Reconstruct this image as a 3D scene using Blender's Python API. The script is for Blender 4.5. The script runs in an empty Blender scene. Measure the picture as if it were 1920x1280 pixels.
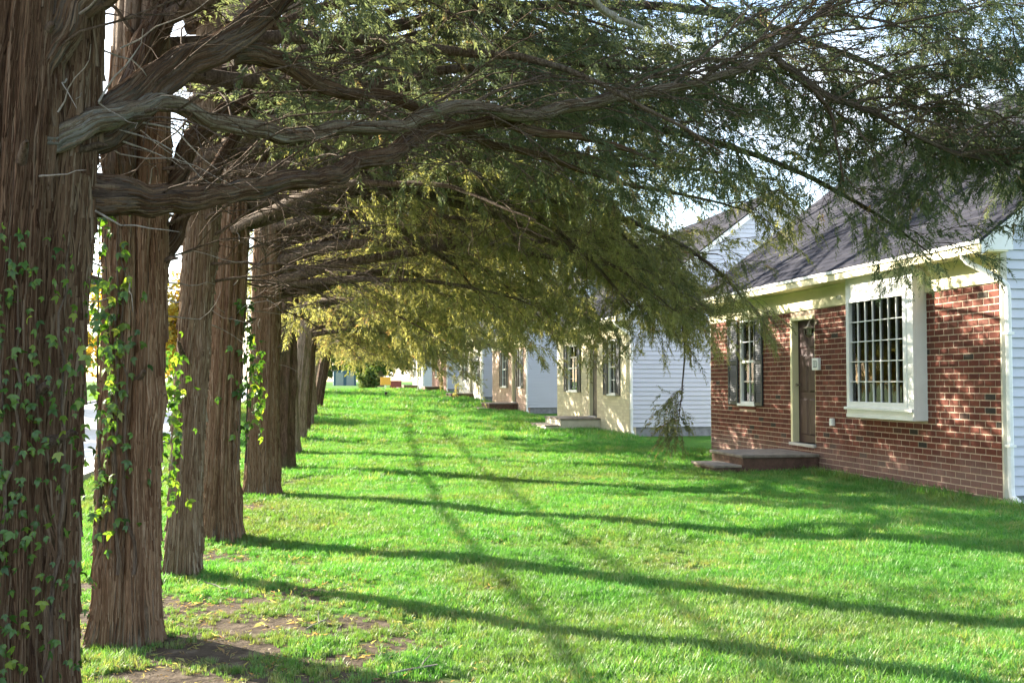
import bpy, math, random
import numpy as np
from mathutils import Vector, Matrix

R = math.radians
scene = bpy.context.scene
COL = scene.collection

# ------------------------------------------------------------------ camera
cam_d = bpy.data.cameras.new('camera')
cam_d.sensor_width = 36.0
cam_d.lens = 36.5625
cam_d.clip_start = 0.05
cam_d.clip_end = 2000
cam_o = bpy.data.objects.new('camera', cam_d)
cam_o.location = (0, 0, 1.45)
cam_o.rotation_euler = (R(90 + 2.232), 0, R(-10.594))
COL.objects.link(cam_o)
scene.camera = cam_o

# ------------------------------------------------------------------ light
SUN_EL, SUN_AZ = 21.0, -47.0          # azimuth clockwise from +Y
world = bpy.data.worlds.new('World')
scene.world = world
world.use_nodes = True
wn, wl = world.node_tree.nodes, world.node_tree.links
sky = wn.new('ShaderNodeTexSky')
sky.sky_type = 'NISHITA'
sky.sun_disc = False
sky.sun_elevation = R(SUN_EL)
sky.sun_rotation = R(SUN_AZ)
sky.air_density = 1.0
sky.dust_density = 1.0
wtc = wn.new('ShaderNodeTexCoord')
wmap = wn.new('ShaderNodeMapping')
wmap.inputs['Scale'].default_value = (1.0, 1.0, 2.2)
wnoise = wn.new('ShaderNodeTexNoise')
wnoise.inputs['Scale'].default_value = 3.4
wnoise.inputs['Detail'].default_value = 7
wnoise.inputs['Roughness'].default_value = 0.6
wramp = wn.new('ShaderNodeValToRGB')
wramp.color_ramp.elements[0].position = 0.44
wramp.color_ramp.elements[1].position = 0.66
wmix = wn.new('ShaderNodeMix')
wmix.data_type = 'RGBA'
wmix.inputs['B'].default_value = (4.2, 4.4, 4.7, 1)
wl.new(wtc.outputs['Generated'], wmap.inputs['Vector'])
wl.new(wmap.outputs['Vector'], wnoise.inputs['Vector'])
wl.new(wnoise.outputs['Fac'], wramp.inputs['Fac'])
wl.new(wramp.outputs['Color'], wmix.inputs['Factor'])
wl.new(sky.outputs['Color'], wmix.inputs['A'])
wl.new(wmix.outputs['Result'], wn['Background'].inputs['Color'])
wn['Background'].inputs['Strength'].default_value = 0.10

sun_d = bpy.data.lights.new('sun', 'SUN')
sun_d.energy = 5.0
sun_d.angle = R(0.42)
sun_d.color = (1.0, 0.90, 0.74)
sun_o = bpy.data.objects.new('sun', sun_d)
sdir = Vector((math.sin(R(SUN_AZ)) * math.cos(R(SUN_EL)), math.cos(R(SUN_AZ)) * math.cos(R(SUN_EL)), math.sin(R(SUN_EL))))
sun_o.rotation_euler = sdir.to_track_quat('Z', 'Y').to_euler()
sun_o.location = (-30, 30, 30)
COL.objects.link(sun_o)

vs = scene.view_settings
vs.view_transform = 'Standard'
vs.look = 'None'
vs.gamma = 1.0
vs.use_curve_mapping = False
vs.exposure = 2.5
scene.render.engine = 'CYCLES'
scene.cycles.max_bounces = 7
scene.cycles.diffuse_bounces = 3
scene.cycles.transmission_bounces = 6
scene.cycles.transparent_max_bounces = 10
scene.cycles.caustics_reflective = False
scene.cycles.caustics_refractive = False
scene.cycles.use_denoising = True
scene.cycles.sample_clamp_indirect = 6.0

# ------------------------------------------------------------------ helpers
def tag(o, label=None, cat=None, group=None, kind=None):
    if label: o['label'] = label
    if cat: o['category'] = cat
    if group: o['group'] = group
    if kind: o['kind'] = kind
    return o

def link(name, me, parent=None, loc=None):
    o = bpy.data.objects.new(name, me)
    COL.objects.link(o)
    if parent is not None: o.parent = parent
    if loc is not None: o.location = loc
    return o

def empty(name, loc, label=None, cat=None, group=None):
    o = bpy.data.objects.new(name, None)
    o.empty_display_size = 0.2
    o.location = loc
    COL.objects.link(o)
    return tag(o, label, cat, group)

class MB:
    """collects polygons for one mesh"""
    def __init__(s): s.v, s.f = [], []
    def box(s, x0, x1, y0, y1, z0, z1):
        n = len(s.v)
        s.v += [(x0,y0,z0),(x1,y0,z0),(x1,y1,z0),(x0,y1,z0),(x0,y0,z1),(x1,y0,z1),(x1,y1,z1),(x0,y1,z1)]
        s.f += [tuple(n+i for i in q) for q in ((0,3,2,1),(4,5,6,7),(0,1,5,4),(1,2,6,5),(2,3,7,6),(3,0,4,7))]
        return s
    def hexa(s, pts):
        n = len(s.v); s.v += [tuple(p) for p in pts]
        s.f += [tuple(n+i for i in q) for q in ((0,3,2,1),(4,5,6,7),(0,1,5,4),(1,2,6,5),(2,3,7,6),(3,0,4,7))]
        return s
    def poly(s, pts):
        n = len(s.v); s.v += [tuple(p) for p in pts]; s.f.append(tuple(range(n, n+len(pts)))); return s
    def prism_y(s, prof, y0, y1):
        """profile in (x,z), extruded along y"""
        n = len(s.v); k = len(prof)
        s.v += [(x, y0, z) for x, z in prof] + [(x, y1, z) for x, z in prof]
        s.f.append(tuple(range(n, n+k))); s.f.append(tuple(reversed(range(n+k, n+2*k))))
        for i in range(k):
            j = (i+1) % k
            s.f.append((n+j, n+i, n+k+i, n+k+j))
        return s
    def tube(s, pts, rad, k=8):
        V, F = tubes(np.array([pts], float), np.array([rad], float) if hasattr(rad, '__len__') else np.full((1, len(pts)), rad), k)
        n = len(s.v); s.v += [tuple(p) for p in V]; s.f += [tuple(int(i)+n for i in q) for q in F]
        # caps
        m = len(pts)
        s.f.append(tuple(n+i for i in range(k))); s.f.append(tuple(n+(m-1)*k+i for i in reversed(range(k))))
        return s
    def mesh(s, name):
        me = bpy.data.meshes.new(name); me.from_pydata(s.v, [], s.f); me.validate(); return me
    def build(s, name, mat, parent=None, bevel=0, smooth=False, off=None):
        if off is not None: s.v = [(a-off[0], b-off[1], c-off[2]) for a, b, c in s.v]
        me = s.mesh(name); me.materials.append(mat)
        if smooth:
            me.polygons.foreach_set('use_smooth', [True]*len(me.polygons))
        o = link(name, me, parent)
        if bevel:
            b = o.modifiers.new('bevel', 'BEVEL'); b.width = bevel; b.segments = 2; b.limit_method = 'ANGLE'
        return o

def np_mesh(name, V, F, mats, attr=None, smooth=False, matidx=None):
    """V (n,3), F (m,4) quads"""
    V = np.asarray(V, np.float32); F = np.asarray(F, np.int32)
    me = bpy.data.meshes.new(name)
    me.vertices.add(len(V)); me.vertices.foreach_set('co', V.ravel())
    me.loops.add(F.size); me.loops.foreach_set('vertex_index', F.ravel())
    k = F.shape[1]
    me.polygons.add(len(F))
    me.polygons.foreach_set('loop_start', np.arange(0, F.size, k, dtype=np.int32))
    for m in mats: me.materials.append(m)
    if matidx is not None: me.polygons.foreach_set('material_index', np.asarray(matidx, np.int32))
    if attr:
        for an, arr in attr.items():
            a = me.attributes.new(an, 'FLOAT', 'POINT'); a.data.foreach_set('value', np.asarray(arr, np.float32))
    me.update(calc_edges=True)
    if smooth: me.polygons.foreach_set('use_smooth', np.ones(len(F), bool))
    return me

def unit(a):
    return a / np.maximum(np.linalg.norm(a, axis=-1, keepdims=True), 1e-9)

def tubes(Pth, Rad, k=5):
    """Pth (N,m,3), Rad (N,m) -> verts, quads"""
    N, m, _ = Pth.shape
    T = unit(np.gradient(Pth, axis=1))
    ref = np.zeros((N, 1, 3)); ref[..., 2] = 1.0
    mean = unit(T.mean(1, keepdims=True))
    steep = np.abs(mean[..., 2:3]) > 0.8
    ref = np.where(steep, np.array([1.0, 0.13, 0.0]), ref)
    A = unit(np.cross(T, np.broadcast_to(ref, T.shape)))
    B = np.cross(T, A)
    th = np.arange(k) * 2*math.pi/k
    V = Pth[:, :, None, :] + Rad[:, :, None, None] * (np.cos(th)[None, None, :, None]*A[:, :, None, :] + np.sin(th)[None, None, :, None]*B[:, :, None, :])
    V = V.reshape(-1, 3)
    i = np.arange(N)[:, None, None]*m*k; j = np.arange(m-1)[None, :, None]*k; a = np.arange(k)[None, None, :]; b = (a+1) % k
    F = np.stack([i+j+a, i+j+b, i+j+k+b, i+j+k+a], -1).reshape(-1, 4)
    return V, F

def _hash(ix, iy, seed):
    h = (ix.astype(np.int64)*374761393 + iy.astype(np.int64)*668265263 + seed*974634777) & 0xFFFFFFFF
    h = ((h ^ (h >> 13)) * 1274126177) & 0xFFFFFFFF
    return ((h ^ (h >> 16)) & 0xFFFF) / 65535.0
def vnoise(x, y, seed=0):
    x = np.asarray(x, float); y = np.asarray(y, float)
    ix = np.floor(x); iy = np.floor(y); fx = x-ix; fy = y-iy
    fx = fx*fx*(3-2*fx); fy = fy*fy*(3-2*fy)
    a = _hash(ix, iy, seed); b = _hash(ix+1, iy, seed); c = _hash(ix, iy+1, seed); d = _hash(ix+1, iy+1, seed)
    return (a*(1-fx)+b*fx)*(1-fy) + (c*(1-fx)+d*fx)*fy
def fbm(x, y, seed=0, o=3):
    s = 0; w = 0.5
    for i in range(o):
        s = s + w*vnoise(x*2**i, y*2**i, seed+i*17); w *= 0.5
    return s / (1-0.5**o)

# ground height rises gently along the row
GY = [-50, 20, 25.6, 33.7, 39, 45, 50, 57, 64, 90, 150, 400, 900]
GZ = [0, .01, .06, .09, .235, .39, .50, .62, .79, .86, 1.0, 1.3, 2.0]
def gz(y): return np.interp(y, GY, GZ)

# ------------------------------------------------------------------ materials
def new_mat(name):
    m = bpy.data.materials.new(name); m.use_nodes = True
    nt = m.node_tree
    return m, nt, nt.nodes['Principled BSDF']
def N(nt, t, **kw):
    n = nt.nodes.new(t)
    for k, v in kw.items():
        if k in n.inputs: n.inputs[k].default_value = v
        else: setattr(n, k, v)
    return n
def ramp(nt, src, stops):
    r = nt.nodes.new('ShaderNodeValToRGB')
    e = r.color_ramp.elements
    while len(e) < len(stops): e.new(0.5)
    for i, (p, c) in enumerate(stops):
        e[i].position = p; e[i].color = (*c, 1) if len(c) == 3 else c
    nt.links.new(src, r.inputs['Fac']); return r
def mixc(nt, fac, a, b, mode='MIX'):
    m = nt.nodes.new('ShaderNodeMix'); m.data_type = 'RGBA'; m.blend_type = mode
    for s, v in (('Factor', fac), ('A', a), ('B', b)):
        if isinstance(v, (int, float)): m.inputs[s].default_value = v
        elif isinstance(v, tuple): m.inputs[s].default_value = (*v, 1)
        else: nt.links.new(v, m.inputs[s])
    return m.outputs['Result']
def noise(nt, vec, scale, detail=4, rough=.55):
    n = N(nt, 'ShaderNodeTexNoise'); n.inputs['Scale'].default_value = scale
    n.inputs['Detail'].default_value = detail; n.inputs['Roughness'].default_value = rough
    if vec is not None: nt.links.new(vec, n.inputs['Vector'])
    return n.outputs['Fac']
def mapped(nt, src, scale):
    m = N(nt, 'ShaderNodeMapping'); m.inputs['Scale'].default_value = scale
    nt.links.new(src, m.inputs['Vector']); return m.outputs['Vector']
def bump(nt, h, bsdf, strength=.5, dist=.01):
    b = N(nt, 'ShaderNodeBump'); b.inputs['Strength'].default_value = strength; b.inputs['Distance'].default_value = dist
    nt.links.new(h, b.inputs['Height']); nt.links.new(b.outputs['Normal'], bsdf.inputs['Normal']); return b

def bark_mat(name, dark, mid, light, grey=(.30,.29,.27), greyamt=.35, moss=.0, along=False):
    m, nt, b = new_mat(name)
    if along:
        at = N(nt, 'ShaderNodeAttribute'); at.attribute_name = 'bk'; tc = at.outputs['Vector']
    else:
        tc = N(nt, 'ShaderNodeTexCoord').outputs['Object']
    v1 = mapped(nt, tc, (1, 1, .10)); v2 = mapped(nt, tc, (1, 1, .22))
    f1 = noise(nt, v1, 46, 8, .72); f2 = noise(nt, v2, 120, 6, .7); f3 = noise(nt, tc, 1.7, 4, .6)
    mm = N(nt, 'ShaderNodeMath', operation='ADD'); mm.inputs[1].default_value = 0
    mul = N(nt, 'ShaderNodeMath', operation='MULTIPLY'); mul.inputs[1].default_value = .45
    nt.links.new(f2, mul.inputs[0]); nt.links.new(f1, mm.inputs[0]); nt.links.new(mul.outputs[0], mm.inputs[1])
    r = ramp(nt, mm.outputs[0], [(.54, dark), (.70, mid), (.90, light)])
    gr = ramp(nt, f3, [(.45, (0,0,0)), (.72, (greyamt,)*3)])
    c = mixc(nt, gr.outputs['Color'], r.outputs['Color'], mixc(nt, .6, r.outputs['Color'], grey))
    if moss:
        f4 = noise(nt, tc, 2.6, 5, .65)
        mr = ramp(nt, f4, [(.5, (0,0,0)), (.66, (moss,)*3)])
        c = mixc(nt, mr.outputs['Color'], c, (.075, .095, .03))
    nt.links.new(c, b.inputs['Base Color'])
    b.inputs['Roughness'].default_value = .92
    b.inputs['Specular IOR Level'].default_value = .15
    bump(nt, mm.outputs[0], b, 1.0, .035)
    return m
M_BARK = bark_mat('cedar_bark', (.042,.026,.018), (.23,.155,.105), (.41,.31,.23), greyamt=.45, moss=.25)
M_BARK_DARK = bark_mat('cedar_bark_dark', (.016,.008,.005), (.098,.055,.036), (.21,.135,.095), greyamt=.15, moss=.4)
M_BARK_GREY = bark_mat('lichen_bark', (.035,.029,.024), (.15,.135,.11), (.30,.28,.245), greyamt=.8, moss=.45, along=True)
M_LIMB = bark_mat('limb_bark', (.018,.012,.009), (.075,.050,.038), (.16,.115,.088), moss=.25, along=True)
M_TWIG = bark_mat('twig_bark', (.03,.02,.015), (.11,.075,.052), (.21,.16,.12), greyamt=.3)
M_TWIG_PALE = bark_mat('pale_dead_twig', (.16,.13,.11), (.33,.29,.25), (.5,.46,.41), greyamt=.5)

def strip_mat(name, k, tone=(1,1,1)):
    m, nt, b = new_mat(name)
    geo = N(nt, 'ShaderNodeNewGeometry')
    p = mapped(nt, N(nt, 'ShaderNodeTexCoord').outputs['Object'], (1, 1, .12))
    f = noise(nt, p, 150, 5, .7)
    r = ramp(nt, geo.outputs['Random Per Island'], [(0,tuple(k*v*u for u, v in zip(tone, (.058,.030,.017)))), (.35,tuple(k*v*u for u, v in zip(tone, (.116,.067,.040)))), (.8,tuple(k*v*u for u, v in zip(tone, (.166,.106,.066)))), (1,tuple(k*v*u for u, v in zip(tone, (.205,.150,.105))))])
    c = mixc(nt, .65, r.outputs['Color'], ramp(nt, f, [(.3,(.3,.3,.3)), (.7,(1.0,1.0,1.0))]).outputs['Color'], 'MULTIPLY')
    nt.links.new(c, b.inputs['Base Color']); b.inputs['Roughness'].default_value = .95; b.inputs['Specular IOR Level'].default_value = .1
    bump(nt, f, b, .7, .006)
    return m
M_STRIP = strip_mat('bark_strip', 1.85)
M_STRIP_LIMB = strip_mat('bark_strip_limb', .80)
M_STRIP_PALE = strip_mat('bark_strip_pale', 2.1, (.92,1.05,1.15))
M_STRIP_GREY = strip_mat('bark_strip_grey', 1.4, (.8,1.0,1.15))
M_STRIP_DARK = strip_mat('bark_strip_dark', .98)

def leaf_mat(name, stops, trans=.45, attr='tint', rough=.6, tcol=(1.25,1.15,.55)):
    m, nt, b = new_mat(name)
    nt.nodes.remove(b)
    out = [n for n in nt.nodes if n.type == 'OUTPUT_MATERIAL'][0]
    if attr == 'island':
        src = N(nt, 'ShaderNodeNewGeometry').outputs['Random Per Island']
    elif attr:
        a = N(nt, 'ShaderNodeAttribute'); a.attribute_name = attr; src = a.outputs['Fac']
    else:
        src = N(nt, 'ShaderNodeObjectInfo').outputs['Random']
    r = ramp(nt, src, stops)
    col = r.outputs['Color']
    d = N(nt, 'ShaderNodeBsdfDiffuse'); t = N(nt, 'ShaderNodeBsdfTranslucent'); g = N(nt, 'ShaderNodeBsdfGlossy')
    g.inputs['Roughness'].default_value = rough
    g.inputs['Color'].default_value = (.6,.65,.6,1)
    nt.links.new(col, d.inputs['Color'])
    tc = mixc(nt, 1.0, col, tcol, 'MULTIPLY')
    nt.links.new(tc, t.inputs['Color'])
    m1 = N(nt, 'ShaderNodeMixShader'); m1.inputs[0].default_value = trans
    nt.links.new(d.outputs[0], m1.inputs[1]); nt.links.new(t.outputs[0], m1.inputs[2])
    m2 = N(nt, 'ShaderNodeMixShader'); m2.inputs[0].default_value = .04
    nt.links.new(m1.outputs[0], m2.inputs[1]); nt.links.new(g.outputs[0], m2.inputs[2])
    nt.links.new(m2.outputs[0], out.inputs['Surface'])
    return m
M_FOL = leaf_mat('cedar_foliage', [(0,(.080,.100,.055)), (.4,(.165,.172,.078)), (.75,(.265,.265,.110)), (.93,(.34,.335,.14)), (1,(.26,.17,.09))], .60, tcol=(1.25,1.2,.70))
M_FOL_NEAR = leaf_mat('cedar_foliage_grey', [(0,(.062,.088,.056)), (.4,(.125,.150,.085)), (.75,(.21,.225,.110)), (.93,(.29,.29,.14)), (1,(.26,.17,.09))], .55, tcol=(1.12,1.16,.78))
M_YEL = leaf_mat('autumn_foliage', [(0,(.20,.19,.03)), (.5,(.42,.33,.04)), (1,(.50,.27,.03))], .5)
M_DEC = leaf_mat('far_foliage', [(0,(.05,.09,.025)), (.6,(.10,.15,.035)), (1,(.2,.2,.05))], .4)
M_VINE = leaf_mat('vine_leaf', [(0,(.030,.075,.018)), (.5,(.070,.15,.028)), (.85,(.13,.22,.035)), (1,(.25,.30,.06))], .5, attr=None, rough=.35, tcol=(1.3,1.35,.4))
M_VINE_I = leaf_mat('vine_leaf_small', [(0,(.030,.075,.018)), (.5,(.065,.14,.028)), (1,(.14,.22,.04))], .5, attr='island', rough=.35, tcol=(1.3,1.35,.4))
M_STRAW = leaf_mat('fallen_leaf', [(0,(.22,.11,.04)), (.5,(.32,.19,.06)), (1,(.40,.30,.12))], .25, attr=None)

def grass_mat():
    m, nt, b = new_mat('grass_blade')
    nt.nodes.remove(b)
    out = [n for n in nt.nodes if n.type == 'OUTPUT_MATERIAL'][0]
    oi = N(nt, 'ShaderNodeObjectInfo')
    geo = N(nt, 'ShaderNodeNewGeometry')
    big = noise(nt, geo.outputs['Position'], .9, 7, .7)
    fine = oi.outputs['Random']
    add = N(nt, 'ShaderNodeMath', operation='MULTIPLY_ADD'); add.inputs[1].default_value = .45
    nt.links.new(fine, add.inputs[0]); nt.links.new(big, add.inputs[2])
    r = ramp(nt, add.outputs[0], [(.34,(.040,.142,.022)), (.58,(.080,.258,.042)), (.84,(.150,.335,.078)), (.98,(.31,.33,.12))])
    # dry straw near the tree line, stored with each tuft as an instance attribute
    a = N(nt, 'ShaderNodeAttribute'); a.attribute_type = 'INSTANCER'; a.attribute_name = 'dry'
    rd = N(nt, 'ShaderNodeObjectInfo')
    col = mixc(nt, a.outputs['Fac'], r.outputs['Color'], (.20,.165,.075))
    d = N(nt, 'ShaderNodeBsdfDiffuse'); t = N(nt, 'ShaderNodeBsdfTranslucent'); g = N(nt, 'ShaderNodeBsdfGlossy')
    g.inputs['Roughness'].default_value = .45
    nt.links.new(col, d.inputs['Color'])
    nt.links.new(mixc(nt, 1.0, col, (1.12,1.25,.55), 'MULTIPLY'), t.inputs['Color'])
    m1 = N(nt, 'ShaderNodeMixShader'); m1.inputs[0].default_value = .5
    nt.links.new(d.outputs[0], m1.inputs[1]); nt.links.new(t.outputs[0], m1.inputs[2])
    m2 = N(nt, 'ShaderNodeMixShader'); m2.inputs[0].default_value = .035
    nt.links.new(m1.outputs[0], m2.inputs[1]); nt.links.new(g.outputs[0], m2.inputs[2])
    nt.links.new(m2.outputs[0], out.inputs['Surface'])
    return m
M_GRASS = grass_mat()

def ground_mat():
    m, nt, b = new_mat('lawn_ground')
    geo = N(nt, 'ShaderNodeNewGeometry')
    p = geo.outputs['Position']
    f = noise(nt, p, 14, 6, .65); f2 = noise(nt, p, 1.1, 4, .6); f3 = noise(nt, mapped(nt, p, (1,.35,1)), 60, 3, .7)
    g = ramp(nt, f, [(.30,(.030,.085,.012)), (.5,(.055,.165,.018)), (.72,(.10,.22,.035))])
    g2 = mixc(nt, ramp(nt, f2, [(.55,(0,0,0)), (.75,(.55,.55,.55))]).outputs['Color'], g.outputs['Color'], (.15,.21,.05))
    g3 = mixc(nt, .25, g2, ramp(nt, f3, [(.3,(.02,.06,.01)), (.7,(.16,.28,.05))]).outputs['Color'])
    s = ramp(nt, noise(nt, p, 9, 7, .7), [(.3,(.034,.025,.018)), (.52,(.085,.065,.046)), (.8,(.19,.152,.112))])  # soil tones darkened to carry the shade by the trunks
    a = N(nt, 'ShaderNodeAttribute'); a.attribute_name = 'dirt'
    add = N(nt, 'ShaderNodeMath', operation='MULTIPLY_ADD'); add.inputs[1].default_value = .5
    sub = N(nt, 'ShaderNodeMath', operation='SUBTRACT'); sub.inputs[1].default_value = .25
    nt.links.new(f, add.inputs[0]); nt.links.new(a.outputs['Fac'], add.inputs[2]); nt.links.new(add.outputs[0], sub.inputs[0])
    k = ramp(nt, sub.outputs[0], [(.38,(0,0,0)), (.62,(1,1,1))])
    nt.links.new(mixc(nt, k.outputs['Color'], g3, s.outputs['Color']), b.inputs['Base Color'])
    b.inputs['Roughness'].default_value = .95; b.inputs['Specular IOR Level'].default_value = .1
    bump(nt, f, b, .7, .03)
    return m
M_GROUND = ground_mat()

def flat_mat(name, col, var=.08, scale=6, rough=.6, bumps=.15, bd=.004, spec=.4, stretch=(1,1,1), dirt=None):
    m, nt, b = new_mat(name)
    p = N(nt, 'ShaderNodeTexCoord').outputs['Object']
    v = mapped(nt, p, stretch)
    f = noise(nt, v, scale, 5, .6)
    lo = tuple(c*(1-var*2) for c in col); hi = tuple(min(1, c*(1+var)) for c in col)
    r = ramp(nt, f, [(.3, lo), (.7, hi)])
    c = r.outputs['Color']
    if dirt:
        f2 = noise(nt, v, scale*.35, 6, .7)
        c = mixc(nt, ramp(nt, f2, [(.5,(0,0,0)), (.8,(.5,.5,.5))]).outputs['Color'], c, dirt)
    nt.links.new(c, b.inputs['Base Color'])
    b.inputs['Roughness'].default_value = rough; b.inputs['Specular IOR Level'].default_value = spec
    if bumps: bump(nt, noise(nt, v, scale*7, 3, .6), b, bumps, bd)
    return m
M_TRIM_BOUNCE = flat_mat('white_trim_lawn_bounce', (.76,.70,.44), .05, 3, .55, .1, .002, dirt=(.55,.50,.34))  # white trim, with yellow-green light bounced off the lawn put into its colour
M_WHITE = flat_mat('white_paint', (.82,.82,.80), .04, 3, .5, .1, .002, dirt=(.62,.60,.55))
M_SIDE = flat_mat('vinyl_siding', (.52,.54,.61), .03, 1.2, .45, .08, .002, stretch=(.4,1,3), dirt=(.46,.47,.49))
M_FOUND = flat_mat('grey_foundation', (.24,.25,.27), .15, 9, .9, .4, .006)
M_FRIEZE2 = flat_mat('aged_trim', (.55,.52,.42), .08, 4, .6)
M_DOOR = flat_mat('maroon_door', (.042,.016,.018), .1, 3, .5, .08, .002, stretch=(1,1,.2))
M_DOOR2 = flat_mat('dark_door', (.06,.05,.055), .1, 3, .4, .08, .002)
M_SHUT = flat_mat('slate_shutter', (.026,.033,.041), .1, 4, .5)
M_STONE = flat_mat('stoop_concrete', (.26,.22,.18), .2, 7, .9, .5, .01, dirt=(.10,.085,.06))
M_STOOPB = flat_mat('stoop_brick_dark', (.13,.075,.055), .25, 9, .9, .6, .01, dirt=(.06,.045,.03))
M_STEEL = flat_mat('grey_metal', (.30,.32,.33), .05, 5, .35)
M_BLACK = flat_mat('black_plastic', (.02,.02,.02), .05, 5, .5)
M_ORANGE = flat_mat('orange_sign_face', (.75,.36,.05), .05, 5, .5)
M_REDB = flat_mat('dull_red_paint', (.24,.055,.045), .1, 5, .6)
M_BLUEP = flat_mat('blue_paint', (.07,.13,.19), .1, 5, .5)
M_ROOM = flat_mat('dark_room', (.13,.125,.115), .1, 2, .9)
M_BLIND = flat_mat('window_blind', (.32,.33,.34), .05, 3, .6)
M_CURT = flat_mat('curtain_cloth', (.62,.63,.62), .08, 6, .9, stretch=(1,6,.4))
M_YELLOW = flat_mat('yellow_cloth', (.62,.50,.12), .08, 6, .9)
M_CONC = flat_mat('pale_concrete', (.50,.48,.44), .08, 4, .8, .3, .004)
M_ROAD = flat_mat('worn_pale_street', (.58,.56,.52), .1, 5, .55, .4, .006, spec=.5)
M_WIRE = flat_mat('cable_sheath', (.03,.03,.03), .05, 5, .6)
M_POLE = flat_mat('pole_wood', (.14,.10,.07), .2, 5, .9, .5, .01, stretch=(1,1,.1))
M_LANT = flat_mat('aged_brass', (.22,.19,.13), .15, 9, .4)
M_INK = flat_mat('number_paint', (.10,.11,.13), .05, 9, .6)

def brick_mat(name, stops, efflo=True):
    m, nt, b = new_mat(name)
    geo = N(nt, 'ShaderNodeNewGeometry')
    oi = N(nt, 'ShaderNodeObjectInfo')
    rnd = N(nt, 'ShaderNodeMath', operation='ADD'); nt.links.new(geo.outputs['Random Per Island'], rnd.inputs[0]); nt.links.new(oi.outputs['Random'], rnd.inputs[1])
    fr = N(nt, 'ShaderNodeMath', operation='FRACT'); nt.links.new(rnd.outputs[0], fr.inputs[0])
    r = ramp(nt, fr.outputs[0], stops)
    p = geo.outputs['Position']
    f = noise(nt, p, 45, 5, .65)
    c = mixc(nt, .55, r.outputs['Color'], ramp(nt, f, [(.3,(.35,.35,.35)), (.7,(1,1,1))]).outputs['Color'], 'MULTIPLY')
    if efflo:
        sep = N(nt, 'ShaderNodeSeparateXYZ'); nt.links.new(p, sep.inputs[0])
        mz = N(nt, 'ShaderNodeMath', operation='MULTIPLY_ADD'); mz.inputs[1].default_value = .7
        nt.links.new(noise(nt, p, 2.2, 4, .6), mz.inputs[0]); nt.links.new(sep.outputs['Z'], mz.inputs[2])
        k = ramp(nt, mz.outputs[0], [(.62,(.62,.62,.62)), (.92,(0,0,0))])
        c = mixc(nt, k.outputs['Color'], c, (.22,.145,.125))
    nt.links.new(c, b.inputs['Base Color'])
    b.inputs['Roughness'].default_value = .85; b.inputs['Specular IOR Level'].default_value = .2
    bump(nt, f, b, .5, .006)
    return m
M_BRICK = brick_mat('red_brick', [(0,(.115,.036,.026)), (.35,(.155,.047,.032)), (.7,(.190,.060,.040)), (.955,(.14,.054,.039)), (.975,(.05,.042,.036)), (1,(.065,.05,.04))])
M_MORTAR = flat_mat('mortar', (.47,.36,.275), .10, 30, .95, .4, .003, dirt=(.38,.29,.23))

def painted_brick(name, paint, under, joint, cover=.45):
    m, nt, b = new_mat(name)
    geo = N(nt, 'ShaderNodeNewGeometry'); p = geo.outputs['Position']
    # bricks run along Y, courses along Z
    sep = N(nt, 'ShaderNodeSeparateXYZ'); nt.links.new(p, sep.inputs[0])
    cmb = N(nt, 'ShaderNodeCombineXYZ'); nt.links.new(sep.outputs['Y'], cmb.inputs['X']); nt.links.new(sep.outputs['Z'], cmb.inputs['Y'])
    bt = N(nt, 'ShaderNodeTexBrick')
    nt.links.new(cmb.outputs[0], bt.inputs['Vector'])
    bt.inputs['Scale'].default_value = 1.0; bt.inputs['Brick Width'].default_value = .203; bt.inputs['Row Height'].default_value = .0813
    bt.inputs['Mortar Size'].default_value = .006; bt.inputs['Mortar Smooth'].default_value = .3
    bt.inputs['Color1'].default_value = (*paint, 1); bt.inputs['Color2'].default_value = (*under, 1); bt.inputs['Mortar'].default_value = (*joint, 1)
    f = noise(nt, p, 5, 6, .65)
    c = mixc(nt, ramp(nt, f, [(cover,(0,0,0)), (cover+.2,(.7,.7,.7))]).outputs['Color'], bt.outputs['Color'], under)
    nt.links.new(c, b.inputs['Base Color']); b.inputs['Roughness'].default_value = .8
    bump(nt, bt.outputs['Fac'], b, -.5, .008)
    return m
M_PB2 = painted_brick('cream_painted_brick', (.66,.60,.42), (.52,.45,.31), (.48,.43,.30), .5)
M_PB3 = painted_brick('faded_pink_brick', (.46,.31,.24), (.33,.20,.15), (.50,.42,.34), .5)
M_PB4 = painted_brick('grey_white_brick', (.56,.54,.50), (.42,.40,.37), (.45,.43,.40), .5)
M_PB5 = painted_brick('dark_red_brick', (.22,.08,.06), (.16,.06,.045), (.38,.30,.24), .5)

def shingle_mat():
    m, nt, b = new_mat('asphalt_shingle')
    geo = N(nt, 'ShaderNodeNewGeometry')
    f = noise(nt, geo.outputs['Position'], 90, 4, .7)
    r = ramp(nt, geo.outputs['Random Per Island'], [(0,(.022,.023,.032)), (.6,(.034,.035,.047)), (1,(.055,.056,.068))])
    c = mixc(nt, .6, r.outputs['Color'], ramp(nt, f, [(.3,(.5,.5,.5)), (.7,(1,1,1))]).outputs['Color'], 'MULTIPLY')
    nt.links.new(c, b.inputs['Base Color']); b.inputs['Roughness'].default_value = .95; b.inputs['Specular IOR Level'].default_value = .08
    bump(nt, f, b, .4, .004)
    return m
M_SHING = shingle_mat()

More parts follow.
